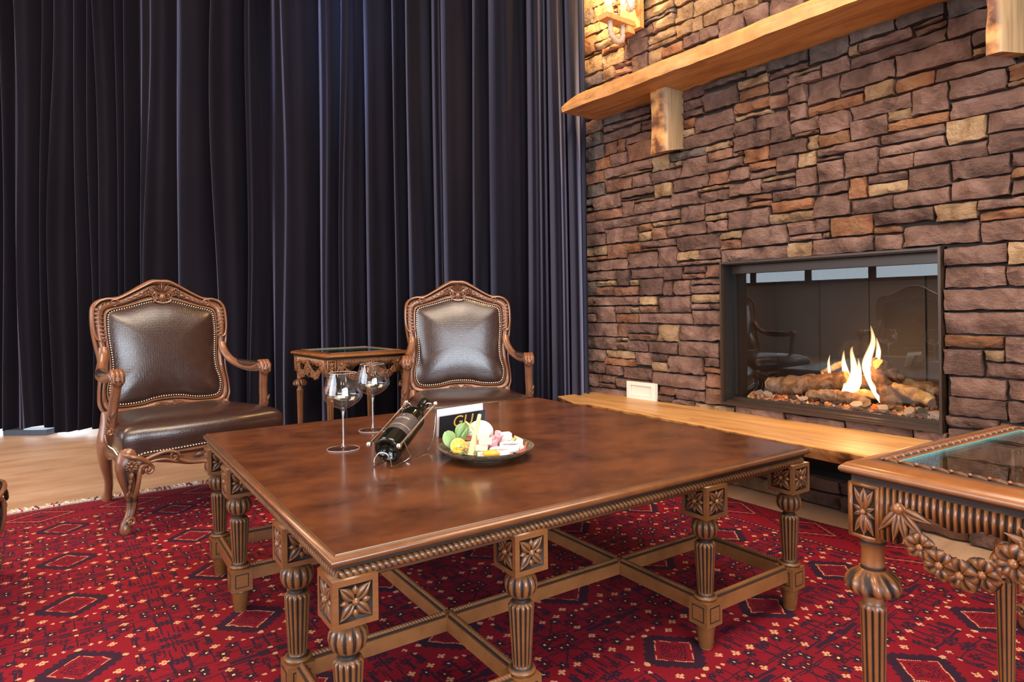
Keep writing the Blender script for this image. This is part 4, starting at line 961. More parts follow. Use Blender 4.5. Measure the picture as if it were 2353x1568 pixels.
# ------------------------------------------------------------------ glass-topped end tables
def end_table(loc, rz, label, a=.60, b=.64, H=.655):
    """a along X, b along Y; origin at the near corner"""
    r_ = empty('end_table', loc, rz, label, 'table', 'carved end tables with glass tops')
    M_ = Mesh(); rect_sweep(M_, a, b, [(.072, H-.006), (.070, H), (.062, H+.001), (.058, H-.003), (.050, H-.003), (.046, H+.0005), (.028, H-.001), (.010, H-.006), (.001, H-.014), (0, H-.019), (.003, H-.024), (.016, H-.028), (.016, H-.040), (.030, H-.040), (.030, H-.006)], False, [.2, 0, .6, .9, .9, .6, 0, 0, 0, 0, .5, .8, .5, .2, 0])
    M_.build('top_frame', M_END, r_)
    # twisted leaf moulding on the frame
    lm = Mesh()
    for (x0, y0, x1, y1) in ((.054, .054, a-.054, .054), (a-.054, .054, a-.054, b-.054), (a-.054, b-.054, .054, b-.054), (.054, b-.054, .054, .054)):
        L = math.hypot(x1-x0, y1-y0); n = int(L/.026); dx, dy = (x1-x0)/L, (y1-y0)/L
        for i in range(n):
            t = L*(i+.5)/n; c = (x0+dx*t, y0+dy*t)
            lm.leaf((c[0]-dx*.013-dy*.006, c[1]-dy*.013+dx*.006, H-.001), (c[0]+dx*.013+dy*.006, c[1]+dy*.013-dx*.006, H-.001), .014, (0, 0, 1), .007, 6, 4, .3)
            lm.sphere((c[0]+dx*.012-dy*.005, c[1]+dy*.012+dx*.005, H+.001), .0035, 6)
    lm.build('leaf_moulding', M_END, r_)
    Mesh().box((a/2, b/2, H-.004), (a-.142, b-.142, .005)).build('glass_pane', [M_TABLEGLASS], r_, smooth=False)
    ge = Mesh(); 
    for s_ in (0, 1): ge.box((a/2, .0715+s_*(b-.143), H-.0035), (a-.143, .0015, .006)); ge.box((.0715+s_*(a-.143), b/2, H-.0035), (.0015, b-.143, .006))
    ge.build('glass_edge', M_GLASSEDGE, r_, smooth=False)
    li = .040; lb = .072
    legs = [(li, li), (a-li, li), (a-li, b-lb), (li, b-lb)]
    zt = H-.040
    blk = ET['block']; 
    for k, (x, y) in enumerate(legs):
        l = inst('leg', ET['shaft'], r_, (x, y, 0)); inst('carved_block', blk, l); inst('leaf_cup', ET['cup'], l, (0, 0, 0), k*PI/2)
    # aprons
    for k, (p, q) in enumerate((((0, 0), (1, 0)), ((1, 0), (1, 1)), ((1, 1), (0, 1)), ((0, 1), (0, 0)))):
        c0 = np.array([p[0]*(a-2*li)+li, p[1]*(b-li-lb)+li]); c1 = np.array([q[0]*(a-2*li)+li, q[1]*(b-li-lb)+li]); L = np.linalg.norm(c1-c0); d = (c1-c0)/L
        an = math.atan2(d[1], d[0])
        o = inst('carved_apron', ET['apron%d' % (k % 2)], r_, (c0[0]+d[1]*.014, c0[1]-d[0]*.014, 0), an)
        o2 = inst('garland', ET['garland%d' % (k % 2)], o, (0, 0, 0))
    return r_
H = .655
def cupfn(T, Z_, R):
    zt, zb = H-.040-.098-.074, H-.040-.098-.118
    c = np.abs(np.sin(3.5*T+ (Z_-zb)*34)); ripple = np.sin(14*T+(Z_-zb)*55)
    env = np.clip((R-.021)/.010, 0, 1)
    R2 = R*(1+.05*env*ripple-.10*env*(1-c)**2.2); return R2, np.clip(env*(.95*(1-c)**2+.45*(ripple < -.55)), 0, 1)
zb0 = H-.040-.098
ET = {}
QR = .86
def cmp_(prof, q=.82): return [(r*QR, zb0-(zb0-z)*q if z > zb0-.17 else z) for r, z in prof]
ET['shaft'] = Mesh().lathe(cmp_([(.014, .0), (.017, .004), (.019, .03), (.016, .055), (.024, .062), (.024, .070), (.016, .076), (.016, .082), (.0175, .088), (.0255, zb0-.160), (.026, zb0-.152), (.021, zb0-.146), (.019, zb0-.140), (.021, zb0-.118), (.022, zb0-.075), (.0235, zb0-.066), (.0225, zb0-.060), (.0215, zb0-.030), (.0245, zb0-.016), (.0265, zb0-.012), (.0245, zb0-.008), (.0265, zb0-.004), (.026, zb0-.001), (.02, zb0)]), 99,
    fn=both(gad(11, .082, zb0-.124, .24, .5), ringg((.076, zb0-.118, zb0-.054, zb0-.011, zb0-.006)))).bake('leg')
ET['cup'] = Mesh().lathe(cmp_([(.0235, zb0-.122), (.038, zb0-.122), (.049, zb0-.117), (.0525, zb0-.107), (.050, zb0-.094), (.042, zb0-.082), (.031, zb0-.074), (.0235, zb0-.070)]), 84, fn=cupfn, caps=False).bake('leaf_cup')
cb = Mesh(); s_ = .055; cb.box((0, 0, zb0+.049), (s_-.006, s_-.006, .098)); cb.box((0, 0, zb0+.003), (s_, s_, .006)); cb.box((0, 0, zb0+.095), (s_, s_, .006))
for k in range(4):
    a = k*PI/2; R_ = np.array([[math.cos(a), -math.sin(a), 0], [math.sin(a), math.cos(a), 0], [0, 0, 1]]); F = Mesh(); zc_ = zb0+.049; b = s_/2-.003
    for sx in (-1, 1): F.box((sx*(s_/2-.0035), -b-.001, zc_), (.007, .006, .094))
    F.box((0, -b-.0003, zc_), (.040, .001, .088), g=.95)
    for sz in (-1, 1):
        F.leaf((0, -b-.001, zc_+sz*.004), (0, -b-.001, zc_+sz*.042), .026, (0, -1, 0), .007, 9, 8, .5)
        for sx in (-1, 1): F.leaf((0, -b-.001, zc_+sz*.006), (sx*.017, -b-.001, zc_+sz*.040), .016, (0, -1, 0), .006, 8, 6, .4); F.leaf((sx*.003, -b-.001, zc_+sz*.001), (sx*.019, -b-.001, zc_+sz*.009), .011, (0, -1, 0), .006, 6, 4, .4)
    F.sphere((0, -b-.006, zc_), .0055, 9)
    cb.add(np.vstack(F.v) @ R_.T, F.q, np.concatenate([np.array(x) for x in F.g]))
ET['block'] = cb.bake('carved_block')
for k, L in enumerate((.60-.080, .64-.112)):
    A = Mesh(); x0, x1 = .031, L-.031; n = 380; xs = np.linspace(x0, x1, n); ztop = H-.038
    zl = []
    for x in xs:
        t = (x-x0)/(x1-x0); dpt = .034+.012*abs(math.sin(t*PI*6))-.006*(1 if .35 < t < .65 else 0)
        if t < .06 or t > .94: dpt = .092
        zl.append(ztop-dpt)
    P = np.zeros((n, 6, 3)); G = np.zeros((n, 6))
    for i, x in enumerate(xs):
        fl = .5+.5*math.cos(x*2*PI/.0105)
        P[i] = [(x, -.010-.005*fl, ztop), (x, -.012-.006*fl, (ztop*.5+zl[i]*.5)), (x, -.010-.006*fl, zl[i]), (x, .004, zl[i]-.0005), (x, .008, zl[i]*.5+ztop*.5), (x, .008, ztop)]
        G[i, :3] = max(0, 1-fl*1.9)
    A.grid(P, G, cv=True, caps=True)
    ET['apron%d' % k] = A.bake('carved_apron')
    Gm = Mesh(); r = random.Random(2+k); nn = (0, -1, 0)
    cx = L/2
    for sgn in (-1, 1):
        end = x0+.012 if sgn < 0 else x1-.012
        # acanthus spray at the leg, hanging leaves
        for a_ in (-75, -40, -100, -10, -130):
            aa = math.radians(a_)*(-sgn); dx = math.sin(aa)*.0; 
            ang = math.radians(a_); vx, vz = math.cos(ang)*(-sgn), math.sin(ang)
            Gm.leaf((end-sgn*.020, -.014, ztop-.030), (end-sgn*.020+vx*.052, -.018, ztop-.030+vz*.058), .020, nn, .009, 8, 6, .5)
        Gm.sphere((end-sgn*.020, -.022, ztop-.028), .010, 9)
        Gm.scroll((end-sgn*.020, -.018, ztop-.028), nn, (sgn, 0, 0), .013, .003, 1)
        # swag of flowers from the spray to the centre
        m_ = 9
        for i in range(m_):
            t = (i+.6)/(m_+.2); x = end-sgn*(.045)+( (cx-sgn*-.030) - (end-sgn*.045))*t if False else (end-sgn*.045)*(1-t)+(cx+sgn*.030)*t
            z = ztop-.076-.034*math.sin(PI*min(1, t*1.05))**.9+.008*t
            R_ = .019+.005*math.sin(t*PI)
            if i % 2 == 0: Gm.flower((x, -.020, z+r.uniform(-.004, .004)), (r.uniform(-.3, .3), -1, r.uniform(-.2, .3)), (0, 0, 1), R_*1.15, 5, .010, r.uniform(0, 1))
            else:
                for a_ in (60, -60, 170): 
                    an = math.radians(a_+r.uniform(-20, 20)); Gm.leaf((x, -.012, z), (x+math.cos(an)*.026, -.020, z+math.sin(an)*.022), .016, nn, .010, 6, 4, .5)
            Gm.leaf((x-.006, -.010, z+.004), (x+r.uniform(-.01, .01), -.016, z-.026), .014, nn, .008, 6, 4, .5)
    # central bouquet with shell
    for fx, fz, R_ in ((-.027, -.062, .029), (.027, -.066, .029), (0, -.040, .024), (0, -.088, .026)): Gm.flower((cx+fx, -.026, ztop+fz), (fx*6, -1, 0), (0, 0, 1), R_, 5, .013, .3)
    for a_ in range(20, 180, 32):
        an = math.radians(a_); Gm.leaf((cx, -.016, ztop-.040), (cx+math.cos(an)*.050, -.024, ztop-.040+math.sin(an)*.034), .020, nn, .010, 8, 5, .5)
    for a_ in (-60, -90, -120): 
        an = math.radians(a_); Gm.leaf((cx, -.014, ztop-.085), (cx+math.cos(an)*.045, -.020, ztop-.085+math.sin(an)*.042), .022, nn, .009, 8, 5, .5)
    ET['garland%d' % k] = Gm.bake('garland')
for q in ET.values(): q.materials.append(M_END)
# the one in front at the right is turned by a quarter
def et2(loc, rz, label):
    return end_table(loc, rz, label)
bt_ = end_table((1.43, 3.87, .0005), 0.03, 'carved end table with glass top between the two armchairs, before the curtain'); bt_.scale = (1, 1, 1.02)
end_table((1.171, .591, .012), -PI/2-.085, 'carved end table with glass top, large in the right foreground')
# ------------------------------------------------------------------ armchairs (front faces -Y)
def lean(x, z, f): 
    """forward offset f measured from the plane of the back"""
    y = .262+(z-.46)*.178; return (x, y-f, z)
def armchair():
    r_ = empty('armchair')
    half_o = [(0, 1.110), (.045, 1.108), (.095, 1.083), (.15, 1.048), (.20, 1.022), (.25, 1.014), (.29, 1.004), (.318, .975), (.326, .93), (.326, .86), (.318, .79), (.305, .71), (.303, .63), (.311, .55), (.309, .48), (.272, .438), (.15, .430), (.07, .436)]
    half_i = [(0, 1.000), (.045, .999), (.095, .988), (.15, .972), (.19, .962), (.222, .954), (.245, .944), (.256, .928), (.259, .89), (.259, .83), (.254, .77), (.248, .70), (.252, .63), (.268, .57), (.264, .515), (.236, .484), (.14, .484), (.065, .500)]
    O = half_o+[(0, .438)]+[(-x, z) for x, z in half_o[::-1][:-1]]; I_ = half_i+[(0, .504)]+[(-x, z) for x, z in half_i[::-1][:-1]]
    O = cr(O, 6, True); I_ = cr(I_, 6, True); k = len(O)
    sec = [(0, -.012, .0), (0, .010, .9), (.08, .017, 0), (.18, .015, .1), (.25, .007, 1), (.31, .013, 0), (.52, .019, 0), (.70, .015, .1), (.77, .007, 1), (.83, .017, .1), (.93, .021, 0), (1.0, .014, 0), (1.03, 0, 0), (1.0, -.022, 0), (.5, -.026, 0), (0, -.024, 0)]
    P = np.zeros((k, len(sec), 3)); G = np.zeros((k, len(sec)))
    for i in range(k):
        for j, (s_, h_, g) in enumerate(sec):
            x, z = I_[i]*(1-s_)+O[i]*s_; P[i, j] = lean(x, z, h_); G[i, j] = g
    Mesh().grid(P, G, cu=True, cv=True, flip=True).build('back_frame', M_CHAIR, r_)
    # leather back
    c = np.array([0, .75]); rr_ = np.concatenate([np.linspace(0.0002, .8, 9), [.87, .93, .965, .99, 1.0]]); P = np.zeros((len(rr_), k, 3))
    for a, q in enumerate(rr_):
        for i in range(k):
            x, z = c+(I_[i]-c)*q*.998; P[a, i] = lean(x, z, .008+.040*(1-q**3.2)**.75)
    Mesh().grid(P, None, cv=True, flip=False).build('back_cushion', M_LEATHER, r_, auto=False)
    ps = P.copy(); ps[:, :, 1] = 0
    bk = np.zeros((2, k, 3))
    for i in range(k):
        for a, q in enumerate((.02, 1.0)): x, z = c+(I_[i]-c)*q; bk[a, i] = lean(x, z, -.023)
    Mesh().grid(bk, None, cv=True, flip=True).build('back_panel', M_LEATHER, r_)
    # nails round the back
    def nails(path, closed, nrm, step, rad=.0048):
        M_ = Mesh(); P_ = np.array(path); 
        if closed: P_ = np.vstack([P_, P_[:1]])
        d = np.concatenate([[0], np.cumsum(np.linalg.norm(np.diff(P_, axis=0), axis=1))]); n = int(d[-1]/step)
        for i in range(n):
            s_ = d[-1]*(i+.5)/n; M_.sphere([np.interp(s_, d, P_[:, q]) for q in range(3)], rad, 6)
        return M_
    nails([lean(*(c+(I_[i]-c)*.985), .0135) for i in range(k)], True, None, .0118).build('nail_trim', M_BRASS, r_)
    # carving on the crest and shoulders
    K = Mesh(); Kb = Mesh(); nf = (0, -1, -.16)
    def L(x, z, f=.020): return lean(x, z, f)
    for s_ in (-1, 1):
        # outer lip of the crest, flowers, running leaves
        K.tube([L(s_*x, z, .022) for x, z in cr([(0, 1.103), (.04, 1.100), (.09, 1.074), (.15, 1.040), (.20, 1.014), (.225, 1.008)], 6)], .0055, 6, up_=nf)
        K.flower(L(s_*.066, 1.046, .020), nf, (0, 0, 1), .024, 5, .010)
        for i, (x, z) in enumerate([(.100, 1.026), (.128, 1.012), (.155, 1.001), (.178, .993), (.197, .988)]):
            q = 1-i*.13
            K.leaf(L(s_*(x-.014), z+.006, .018), L(s_*(x+.018), z-.006, .018), .020*q, nf, .009*q, 6, 5, .5); K.leaf(L(s_*(x-.010), z+.004, .018), L(s_*(x+.010), z+.014*q, .018), .012*q, nf, .007*q, 5, 4, .4)
        # shell ribs at the top
        for a_ in (12, 36, 60): 
            an = math.radians(90-a_); K.leaf(L(s_*.004, 1.048, .020), L(s_*(.004+math.cos(an)*.052), 1.048+math.sin(an)*.050, .020), .017, nf, .013, 8, 6, .6)
        K.scroll(L(s_*.034, 1.028, .022), nf, (0, 0, 1), .015, .0045, 1.0, hand=-s_)
        K.tube([L(s_*x, z, .023) for x, z in cr([(.042, 1.022), (.040, 1.004), (.024, .992), (0, .988)], 6)], .005, 6, up_=nf)
        # shoulder scroll
        K.scroll(L(s_*.222, .988, .018), nf, (-s_, 0, .2), .021, .0048, 1.15, hand=-s_)
        K.tube([L(s_*x, z, .020) for x, z in cr([(.225, 1.008), (.255, 1.010), (.290, .996), (.313, .965), (.319, .92), (.318, .86), (.308, .815), (.290, .802)], 6)], .0058, 6, up_=nf)
        for x, z in ((.245, .990), (.262, .986), (.278, .978)): K.leaf(L(s_*(x-.012), z+.010, .014), L(s_*(x+.006), z-.014, .014), .012, nf, .008, 6, 4, .4)
        # gadrooned side panels with small end scroll
        for i in range(7):
            z = .955-i*.0205; x = .292-.0007*i*i*.6
            K.leaf(L(s_*(x+.024), z+.002, .012), L(s_*(x-.022), z-.004, .012), .022, nf, .009, 7, 5, .2, .8)
        K.scroll(L(s_*.278, .806, .018), nf, (s_, 0, 0), .012, .0042, 1.0, hand=s_)
        # lower rail leaves
        K, Ks = Kb, K
        K.scroll(L(s_*.018, .470, .020), nf, (0, 0, 1), .013, .004, 1.0, hand=-s_)
        K.leaf(L(s_*.028, .474, .016), L(s_*.085, .462, .014), .018, nf, .009, 7, 5, .5)
        K = Ks
    Kb.build('rail_carving', M_CHAIR, r_)
    K.sphere(L(0, 1.020, .026), .017, 10, (1, .7, 1)); K.leaf(L(0, 1.050, .022), L(0, 1.104, .022), .018, nf, .014, 8, 6, .5)
    for a_ in (200, 235, 270, 305, 340): 
        an = math.radians(a_); K.leaf(L(math.cos(an)*.008, 1.020+math.sin(an)*.008, .022), L(math.cos(an)*.028, 1.020+math.sin(an)*.030, .022), .013, nf, .008, 6, 4, .4)
    K.build('crest_carving', M_CHAIR, r_)
    # seat
    ol = []
    for x, y in cr([(0, -.335), (.12, -.330), (.24, -.312), (.335, -.298), (.358, -.262), (.345, -.12), (.325, .05), (.298, .20), (.285, .235), (.22, .245), (0, .248), (-.22, .245), (-.285, .235), (-.298, .20), (-.325, .05), (-.345, -.12), (-.358, -.262), (-.335, -.298), (-.24, -.312), (-.12, -.330)], 6, True): ol.append((x, y))
    ol = np.array(ol); ko = len(ol)
    def zb(x, y): 
        front = max(0, min(1, (-y-.15)/.14)); 
        return .352+front*(-.012-.022*math.exp(-((abs(x)-.335)/.045)**2)+.004*math.cos(x*14))-(1-front)*.02*math.exp(-((y+.02)/.2)**2)
    rr_ = [(.0003, .486), (.3, .485), (.5, .481), (.66, .475), (.80, .466), (.90, .453), (.96, .440), (.992, .422), (1.006, .40), (1.004, .38), (.995, None)]
    P = np.zeros((len(rr_), ko, 3))
    for a, (q, z) in enumerate(rr_):
        for i in range(ko):
            x, y = ol[i]*q if q < .99 else ol[i]*q; zz = z if z is not None else zb(x, y)
            tilt = -(y)*.020
            P[a, i] = (x, y, (zz+tilt*(z is not None)))
    Mesh().grid(P, None, cv=True, flip=False).build('seat', M_LEATHER, r_, auto=False)
    nails([(x*1.005, y*1.005, zb(x, y)+.006) for x, y in ol if y < .20][0:] if False else [(ol[i][0]*1.008, ol[i][1]*1.008, zb(*ol[i])+.006) for i in list(range(ko-42, ko))+list(range(0, 42))], False, None, .0118).build('seat_nail_trim', M_BRASS, r_)
    # seat rail
    def zl(x, y):
        front = max(0, min(1, (-y-.15)/.14))
        lobe = .046*math.exp(-(x/.17)**4)+.006*math.exp(-((abs(x)-.21)/.04)**2)
        side = .030+.028*math.exp(-((y-.02)/.12)**2)
        return zb(x, y)-(.034+lobe)*front-side*(1-front)
    P = np.zeros((ko, 8, 3)); G = np.zeros((ko, 8))
    for i in range(ko):
        x, y = ol[i]; t, b = zb(x, y), zl(x, y); n_ = ol[i]/np.linalg.norm(ol[i])
        for j, (f_, s_, g) in enumerate(((0, -.006, 0), (0, .004, .8), (.10, .012, 0), (.24, .009, .8), (.35, .005, 0), (.78, .005, .3), (.86, .012, 0), (1.0, .006, 0))):
            P[i, j] = (x+n_[0]*s_, y+n_[1]*s_, t+(b-t)*f_); G[i, j] = g
    RL = Mesh(); RL.grid(P, G, cu=True, flip=True)
    Pi = P[:, [0, 7], :].copy(); Pi[:, 0, :2] *= .93; Pi[:, 1, :2] *= .93
    RL.grid(np.stack([P[:, 7], Pi[:, 1], Pi[:, 0]], 1), None, cu=True, flip=True)
    RL.build('seat_rail', M_CHAIR, r_)
    A = Mesh(); fr_ = (0, -1, 0)
    for s_ in (-1, 1):
        A.scroll((s_*.165, -.334, .312), fr_, (-s_, 0, 0), .021, .006, 1.1, hand=-s_)
        A.tube(cr([(s_*.165, -.338, .333), (s_*.20, -.334, .338), (s_*.25, -.326, .325), (s_*.30, -.318, .303)], 6), (.008,)*19, 8, up_=fr_)
        A.tube(cr([(s_*.165, -.338, .292), (s_*.20, -.334, .305), (s_*.24, -.328, .306), (s_*.285, -.320, .292)], 6), (.007,)*19, 8, up_=fr_)
        A.tube(cr([(s_*.150, -.345, .300), (s_*.11, -.348, .280), (s_*.05, -.350, .272), (0, -.351, .280)], 6), .008, 8, up_=fr_)
        A.leaf((s_*.012, -.343, .312), (s_*.050, -.344, .306), .024, fr_, .010, 7, 5, .5); A.leaf((s_*.050, -.343, .309), (s_*.088, -.342, .303), .022, fr_, .009, 7, 5, .5)
        A.scroll((s_*.022, -.346, .292), fr_, (0, 0, -1), .012, .004, 1.0, hand=s_)
    A.build('apron_carving', M_CHAIR, r_)
    # front legs (cabriole) and rear legs
    for s_ in (-1, 1):
        o_ = np.array([s_*.80, -.60, 0]); o_ /= np.linalg.norm(o_); base = np.array([s_*.318, -.268, 0])
        pts = [(.355, -.010), (.325, .012), (.285, .028), (.235, .022), (.18, .004), (.135, -.006), (.095, -.002), (.06, .012), (.032, .028), (.012, .034), (.0, .032)]
        rad = [.032, .041, .043, .038, .031, .026, .0225, .0205, .0245, .023, .019]
        Q = cr([tuple(base+o_*d)[:2]+(z+.011,) for z, d in pts], 6); R_ = np.interp(np.linspace(0, 1, len(Q)), np.linspace(0, 1, len(rad)), rad)
        kq = len(Q)
        def sec(TH, i, kq=kq):
            t = i/(kq-1); env = np.clip((t-.12)/.12, 0, 1)*np.clip((.86-t)/.06, 0, 1)
            c = np.abs(np.cos(2.5*TH)); v = (1-c)**2; mid = np.exp(-((t-.52)/.012)**2)
            return 1-.16*env*v-.05*mid, np.clip(env*v*1.1+mid*.6, 0, 1)
        leg = Mesh().tube(Q, R_, 26, up_=tuple(o_), sec=sec, ry=R_*.92).build('leg', M_CHAIR, r_)
        Kn = Mesh(); fl = (s_*.25, -1, 0)
        Kn.flower((s_*.330, -.334, .298), (s_*.5, -1, .1), (0, 0, 1), .025, 6, .009)
        for i in range(4): Kn.leaf((s_*(.330+.002*i), -.335+.004*i, .272-.024*i), (s_*(.334+.002*i), -.331+.005*i, .236-.024*i), .022-.003*i, (s_*.5, -1, .1), .009, 6, 5, .5)
        Kn.scroll((s_*.262, -.315, .268), (s_*-.1, -1, 0), (s_, 0, .3), .024, .008, 1.1, hand=s_)
        Kn.tube(cr([(s_*.268, -.322, .293), (s_*.298, -.332, .285), (s_*.305, -.335, .24), (s_*.312, -.328, .19), (s_*.318, -.318, .165)], 6), .0095, 8, up_=fl)
        Kn.tube(cr([(s_*.350, -.300, .345), (s_*.335, -.328, .338), (s_*.30, -.336, .325), (s_*.262, -.326, .300)], 6), .010, 8, up_=fl)
        Kn.sphere((s_*.290, -.296, .292), 1, 16, (.036, .027, .046))
        for q in (-1, 1): Kn.sphere((s_*.318+q*.013, -.300, .172), .0135, 8, (1, 1, 1.1))
        Mesh().scroll((s_*.332, -.316, .062), (s_*-.2, -1, 0), (s_, 0, .4), .018, .0075, 1.1, hand=s_).build('foot_scroll', M_CHAIR, leg)
        Kn.build('knee_carving', M_CHAIR, leg)
        Q = cr([(s_*.285, .262, .455), (s_*.286, .245, .39), (s_*.296, .232, .31), (s_*.292, .245, .22), (s_*.270, .285, .12), (s_*.262, .325, .05), (s_*.266, .345, .012)], 6); R_ = np.interp(np.linspace(0, 1, len(Q)), np.linspace(0, 1, 7), [.026, .040, .050, .040, .027, .025, .031])
        Mesh().tube(Q, R_*.72, 14, up_=(1, 0, 0), ry=R_, g=0).build('leg', M_CHAIR, r_)
        # arms
        ax = cr([(s_*.284, .292, .768), (s_*.288, .272, .725), (s_*.308, .222, .674), (s_*.334, .12, .645), (s_*.344, .02, .642), (s_*.342, -.06, .652), (s_*.334, -.112, .662), (s_*.331, -.140, .645), (s_*.331, -.134, .620)], 7)
        ra = np.interp(np.linspace(0, 1, len(ax)), np.linspace(0, 1, 9), [.020, .023, .024, .025, .026, .027, .031, .030, .020])
        def seca(TH, i): 
            c = np.abs(np.cos(2*TH)); v = (1-c)**3; e_ = np.clip((i-4)/6, 0, 1)*np.ones_like(TH); return 1-.14*v*e_, np.clip(v*.85*e_, 0, 1)
        arm = Mesh().tube(ax, ra*.80, 20, up_=(0, 0, 1), ry=ra, sec=seca).build('arm', M_CHAIR, r_)
        H_ = Mesh()
        for q in (-1, 0, 1): H_.tube([(s_*.332+q*.0165, -.100, .684), (s_*.332+q*.0165, -.130, .684), (s_*.332+q*.0165, -.152, .664), (s_*.332+q*.0165, -.150, .636), (s_*.332+q*.0165, -.128, .626)], (.006, .010, .0115, .011, .007), 8)
        H_.build('arm_scroll', M_CHAIR, arm)
        pd = Mesh(); P = np.zeros((14, 9, 3))
        for i, t in enumerate(np.linspace(0, 1, 14)):
            y = .175-.225*t; cx = np.interp(y, [-.06, .02, .12, .225], [.342, .344, .334, .318])*s_; cz = np.interp(y, [-.06, .02, .12, .225], [.652, .642, .645, .672])+.012
            w_ = .0285*(math.sin(PI*min(.97, max(.03, t)))**.35); h_ = .024*(math.sin(PI*min(.98, max(.02, t)))**.4)
            for j, v in enumerate(np.linspace(0, PI, 9)): P[i, j] = (cx+math.cos(v)*w_, y, cz+math.sin(v)*h_)
        pd.grid(P, None, flip=False).build('arm_pad', M_LEATHER, arm)
        pp = cr([(s_*.331, -.128, .640), (s_*.333, -.118, .60), (s_*.338, -.104, .54), (s_*.344, -.092, .47), (s_*.343, -.070, .41), (s_*.330, -.03, .355)], 6)
        rp = np.interp(np.linspace(0, 1, len(pp)), np.linspace(0, 1, 6), [.026, .024, .024, .025, .027, .024])
        Mesh().tube(pp, rp*.78, 20, up_=(0, 1, 0), ry=rp*.86, sec=seca).build('arm_support', M_CHAIR, arm)
        lf = Mesh(); 
        for i, (z, q) in enumerate(((.475, 1), (.455, -1), (.445, 1), (.43, -1))): lf.leaf((s_*.352, -.112+.006*i, z), (s_*.352+q*.012, -.118+.008*i, z+.034), .018, (s_*.1, -1, 0), .008, 6, 5, .5)
        lf.scroll((s_*.355, -.108, .415), (0, -1, 0), (0, 0, 1), .015, .006, 1.1, hand=s_)
        lf.build('arm_carving', M_CHAIR, arm)
    return r_
ch1 = armchair(); index_children()
tag(ch1, 'carved brown leather armchair on the left, angled beside the table corner', 'armchair', 'carved leather armchairs')
def place(o, x, y, rz, label): o.location = (x, y, .004); o.rotation_euler = (0, 0, rz); o['label'] = label
place(ch1, .585, 3.487, .158, 'carved leather armchair on the left, its front leg in full view beside the table')
for x, y, rz, lb_ in ((1.939, 3.066, -.434, 'carved leather armchair behind the coffee table, next to the stone wall'), (-.480, 2.650, PI/2-.15, 'dark leather armchair cut off by the left edge, only its seat edge showing'), (2.295, .155, PI+.93, 'carved armchair mostly hidden behind the right end table, only its scroll leg showing')):
    c = copy_tree(ch1); place(c, x, y, rz, lb_)
# ------------------------------------------------------------------ on the coffee table
ZT = T_H+RZ+.0006
def wine_glass(x, y, label, rz=0):
    o = empty('wine_glass', (x, y, ZT), rz, label, 'wine glass', 'wine glasses on the coffee table')
    # foot and stem of solid glass, bowl thin
    Mesh().lathe([(.0005, 0), (.046, 0), (.050, .0015), (.046, .003), (.018, .005), (.008, .009), (.0048, .018), (.0040, .05), (.0042, .10), (.0055, .118), (.010, .1255), (.0005, .1265)], 40, caps=False).build('stem', M_GLASS, o)
    bp = cr([(.002, .126), (.024, .1325), (.046, .1465), (.0585, .161), (.0615, .171), (.0595, .184), (.0545, .204), (.0480, .225), (.0430, .240)], 5)
    Mesh().lathe([tuple(p) for p in bp], 64, caps=False).build('bowl', M_GLASS, o)
    Mesh().tube([(.0425*math.cos(a), .0425*math.sin(a), .240) for a in np.linspace(0, 2*PI, 48, endpoint=False)], .0005, 6, closed=True, up_=(0, 0, 1)).build('rim', M_RIMGLINT, o)  # pale ring painting the highlight along the lip
    Mesh().tube([(.0495*math.cos(a), .0495*math.sin(a), .0016) for a in np.linspace(0, 2*PI, 48, endpoint=False)], .0008, 6, closed=True, up_=(0, 0, 1)).build('foot_rim_highlight', M_RIMGLINT, o)  # pale ring painting the highlight round the foot
    Mesh().lathe([(.0018, .010), (.0014, .05), (.0016, .10), (.003, .119)], 12).build('stem_highlight', M_RIMGLINT, o)  # pale thread inside the stem, painting its highlight
    return o
wine_glass(.768, 1.938, 'empty balloon wine glass, the left and nearer one of the two')
wine_glass(.970, 2.166, 'empty balloon wine glass, the right and farther one of the two')

# bottle lying in its rack: axis from base centre to mouth
B0 = Vector((.784, 1.659, .5505)); B1 = Vector((.9986, 1.8236, .6475)); ax_ = (B1-B0).normalized()
side = ax_.cross(Vector((0, 0, 1))).normalized(); upv = side.cross(ax_).normalized()
Mb = Matrix((side, upv, ax_)).transposed().to_4x4(); Mb.translation = B0
bt = empty('wine_bottle', (0, 0, 0), 0, 'dark wine bottle with a grey-brown label lying tilted in the steel rack', 'bottle'); bt.matrix_world = Mb
def knurl(T, Z_, R): 
    e_ = np.exp(-((Z_-.002)/.003)**2)*(R > .030); return R*(1+.018*e_*np.sign(np.sin(30*T))), 0*R
Lb = (B1-B0).length
Mesh().lathe([(.0005, .020), (.012, .018), (.024, .007), (.029, .001), (.034, 0), (.0385, .003), (.0395, .010), (.0395, .175), (.037, .190), (.028, .207), (.0185, .221), (.0150, .232), (.0145, Lb-.02), (.0160, Lb-.018), (.0162, Lb-.004), (.0150, Lb), (.0115, Lb), (.0105, Lb-.012), (.0005, Lb-.014)], 64, fn=knurl, caps=False).build('glass_body', M_BOTTLE, bt)
lbm = Mesh(); P = [[(.0399*math.cos(a), .0399*math.sin(a), z) for z in (.062, .09, .12, .146)] for a in np.linspace(math.radians(5), math.radians(175), 24)]
lbl = lbm.grid(P, None, flip=True).build('label', M_LABEL, bt)
ln = Mesh(); 
for z in (.085, .0835): ln.grid([[(.0402*math.cos(a), .0402*math.sin(a), zz) for zz in (z, z+.0006)] for a in np.linspace(math.radians(5), math.radians(175), 24)], None, flip=True)
ln.build('label_line', M_SILVERINK, lbl)
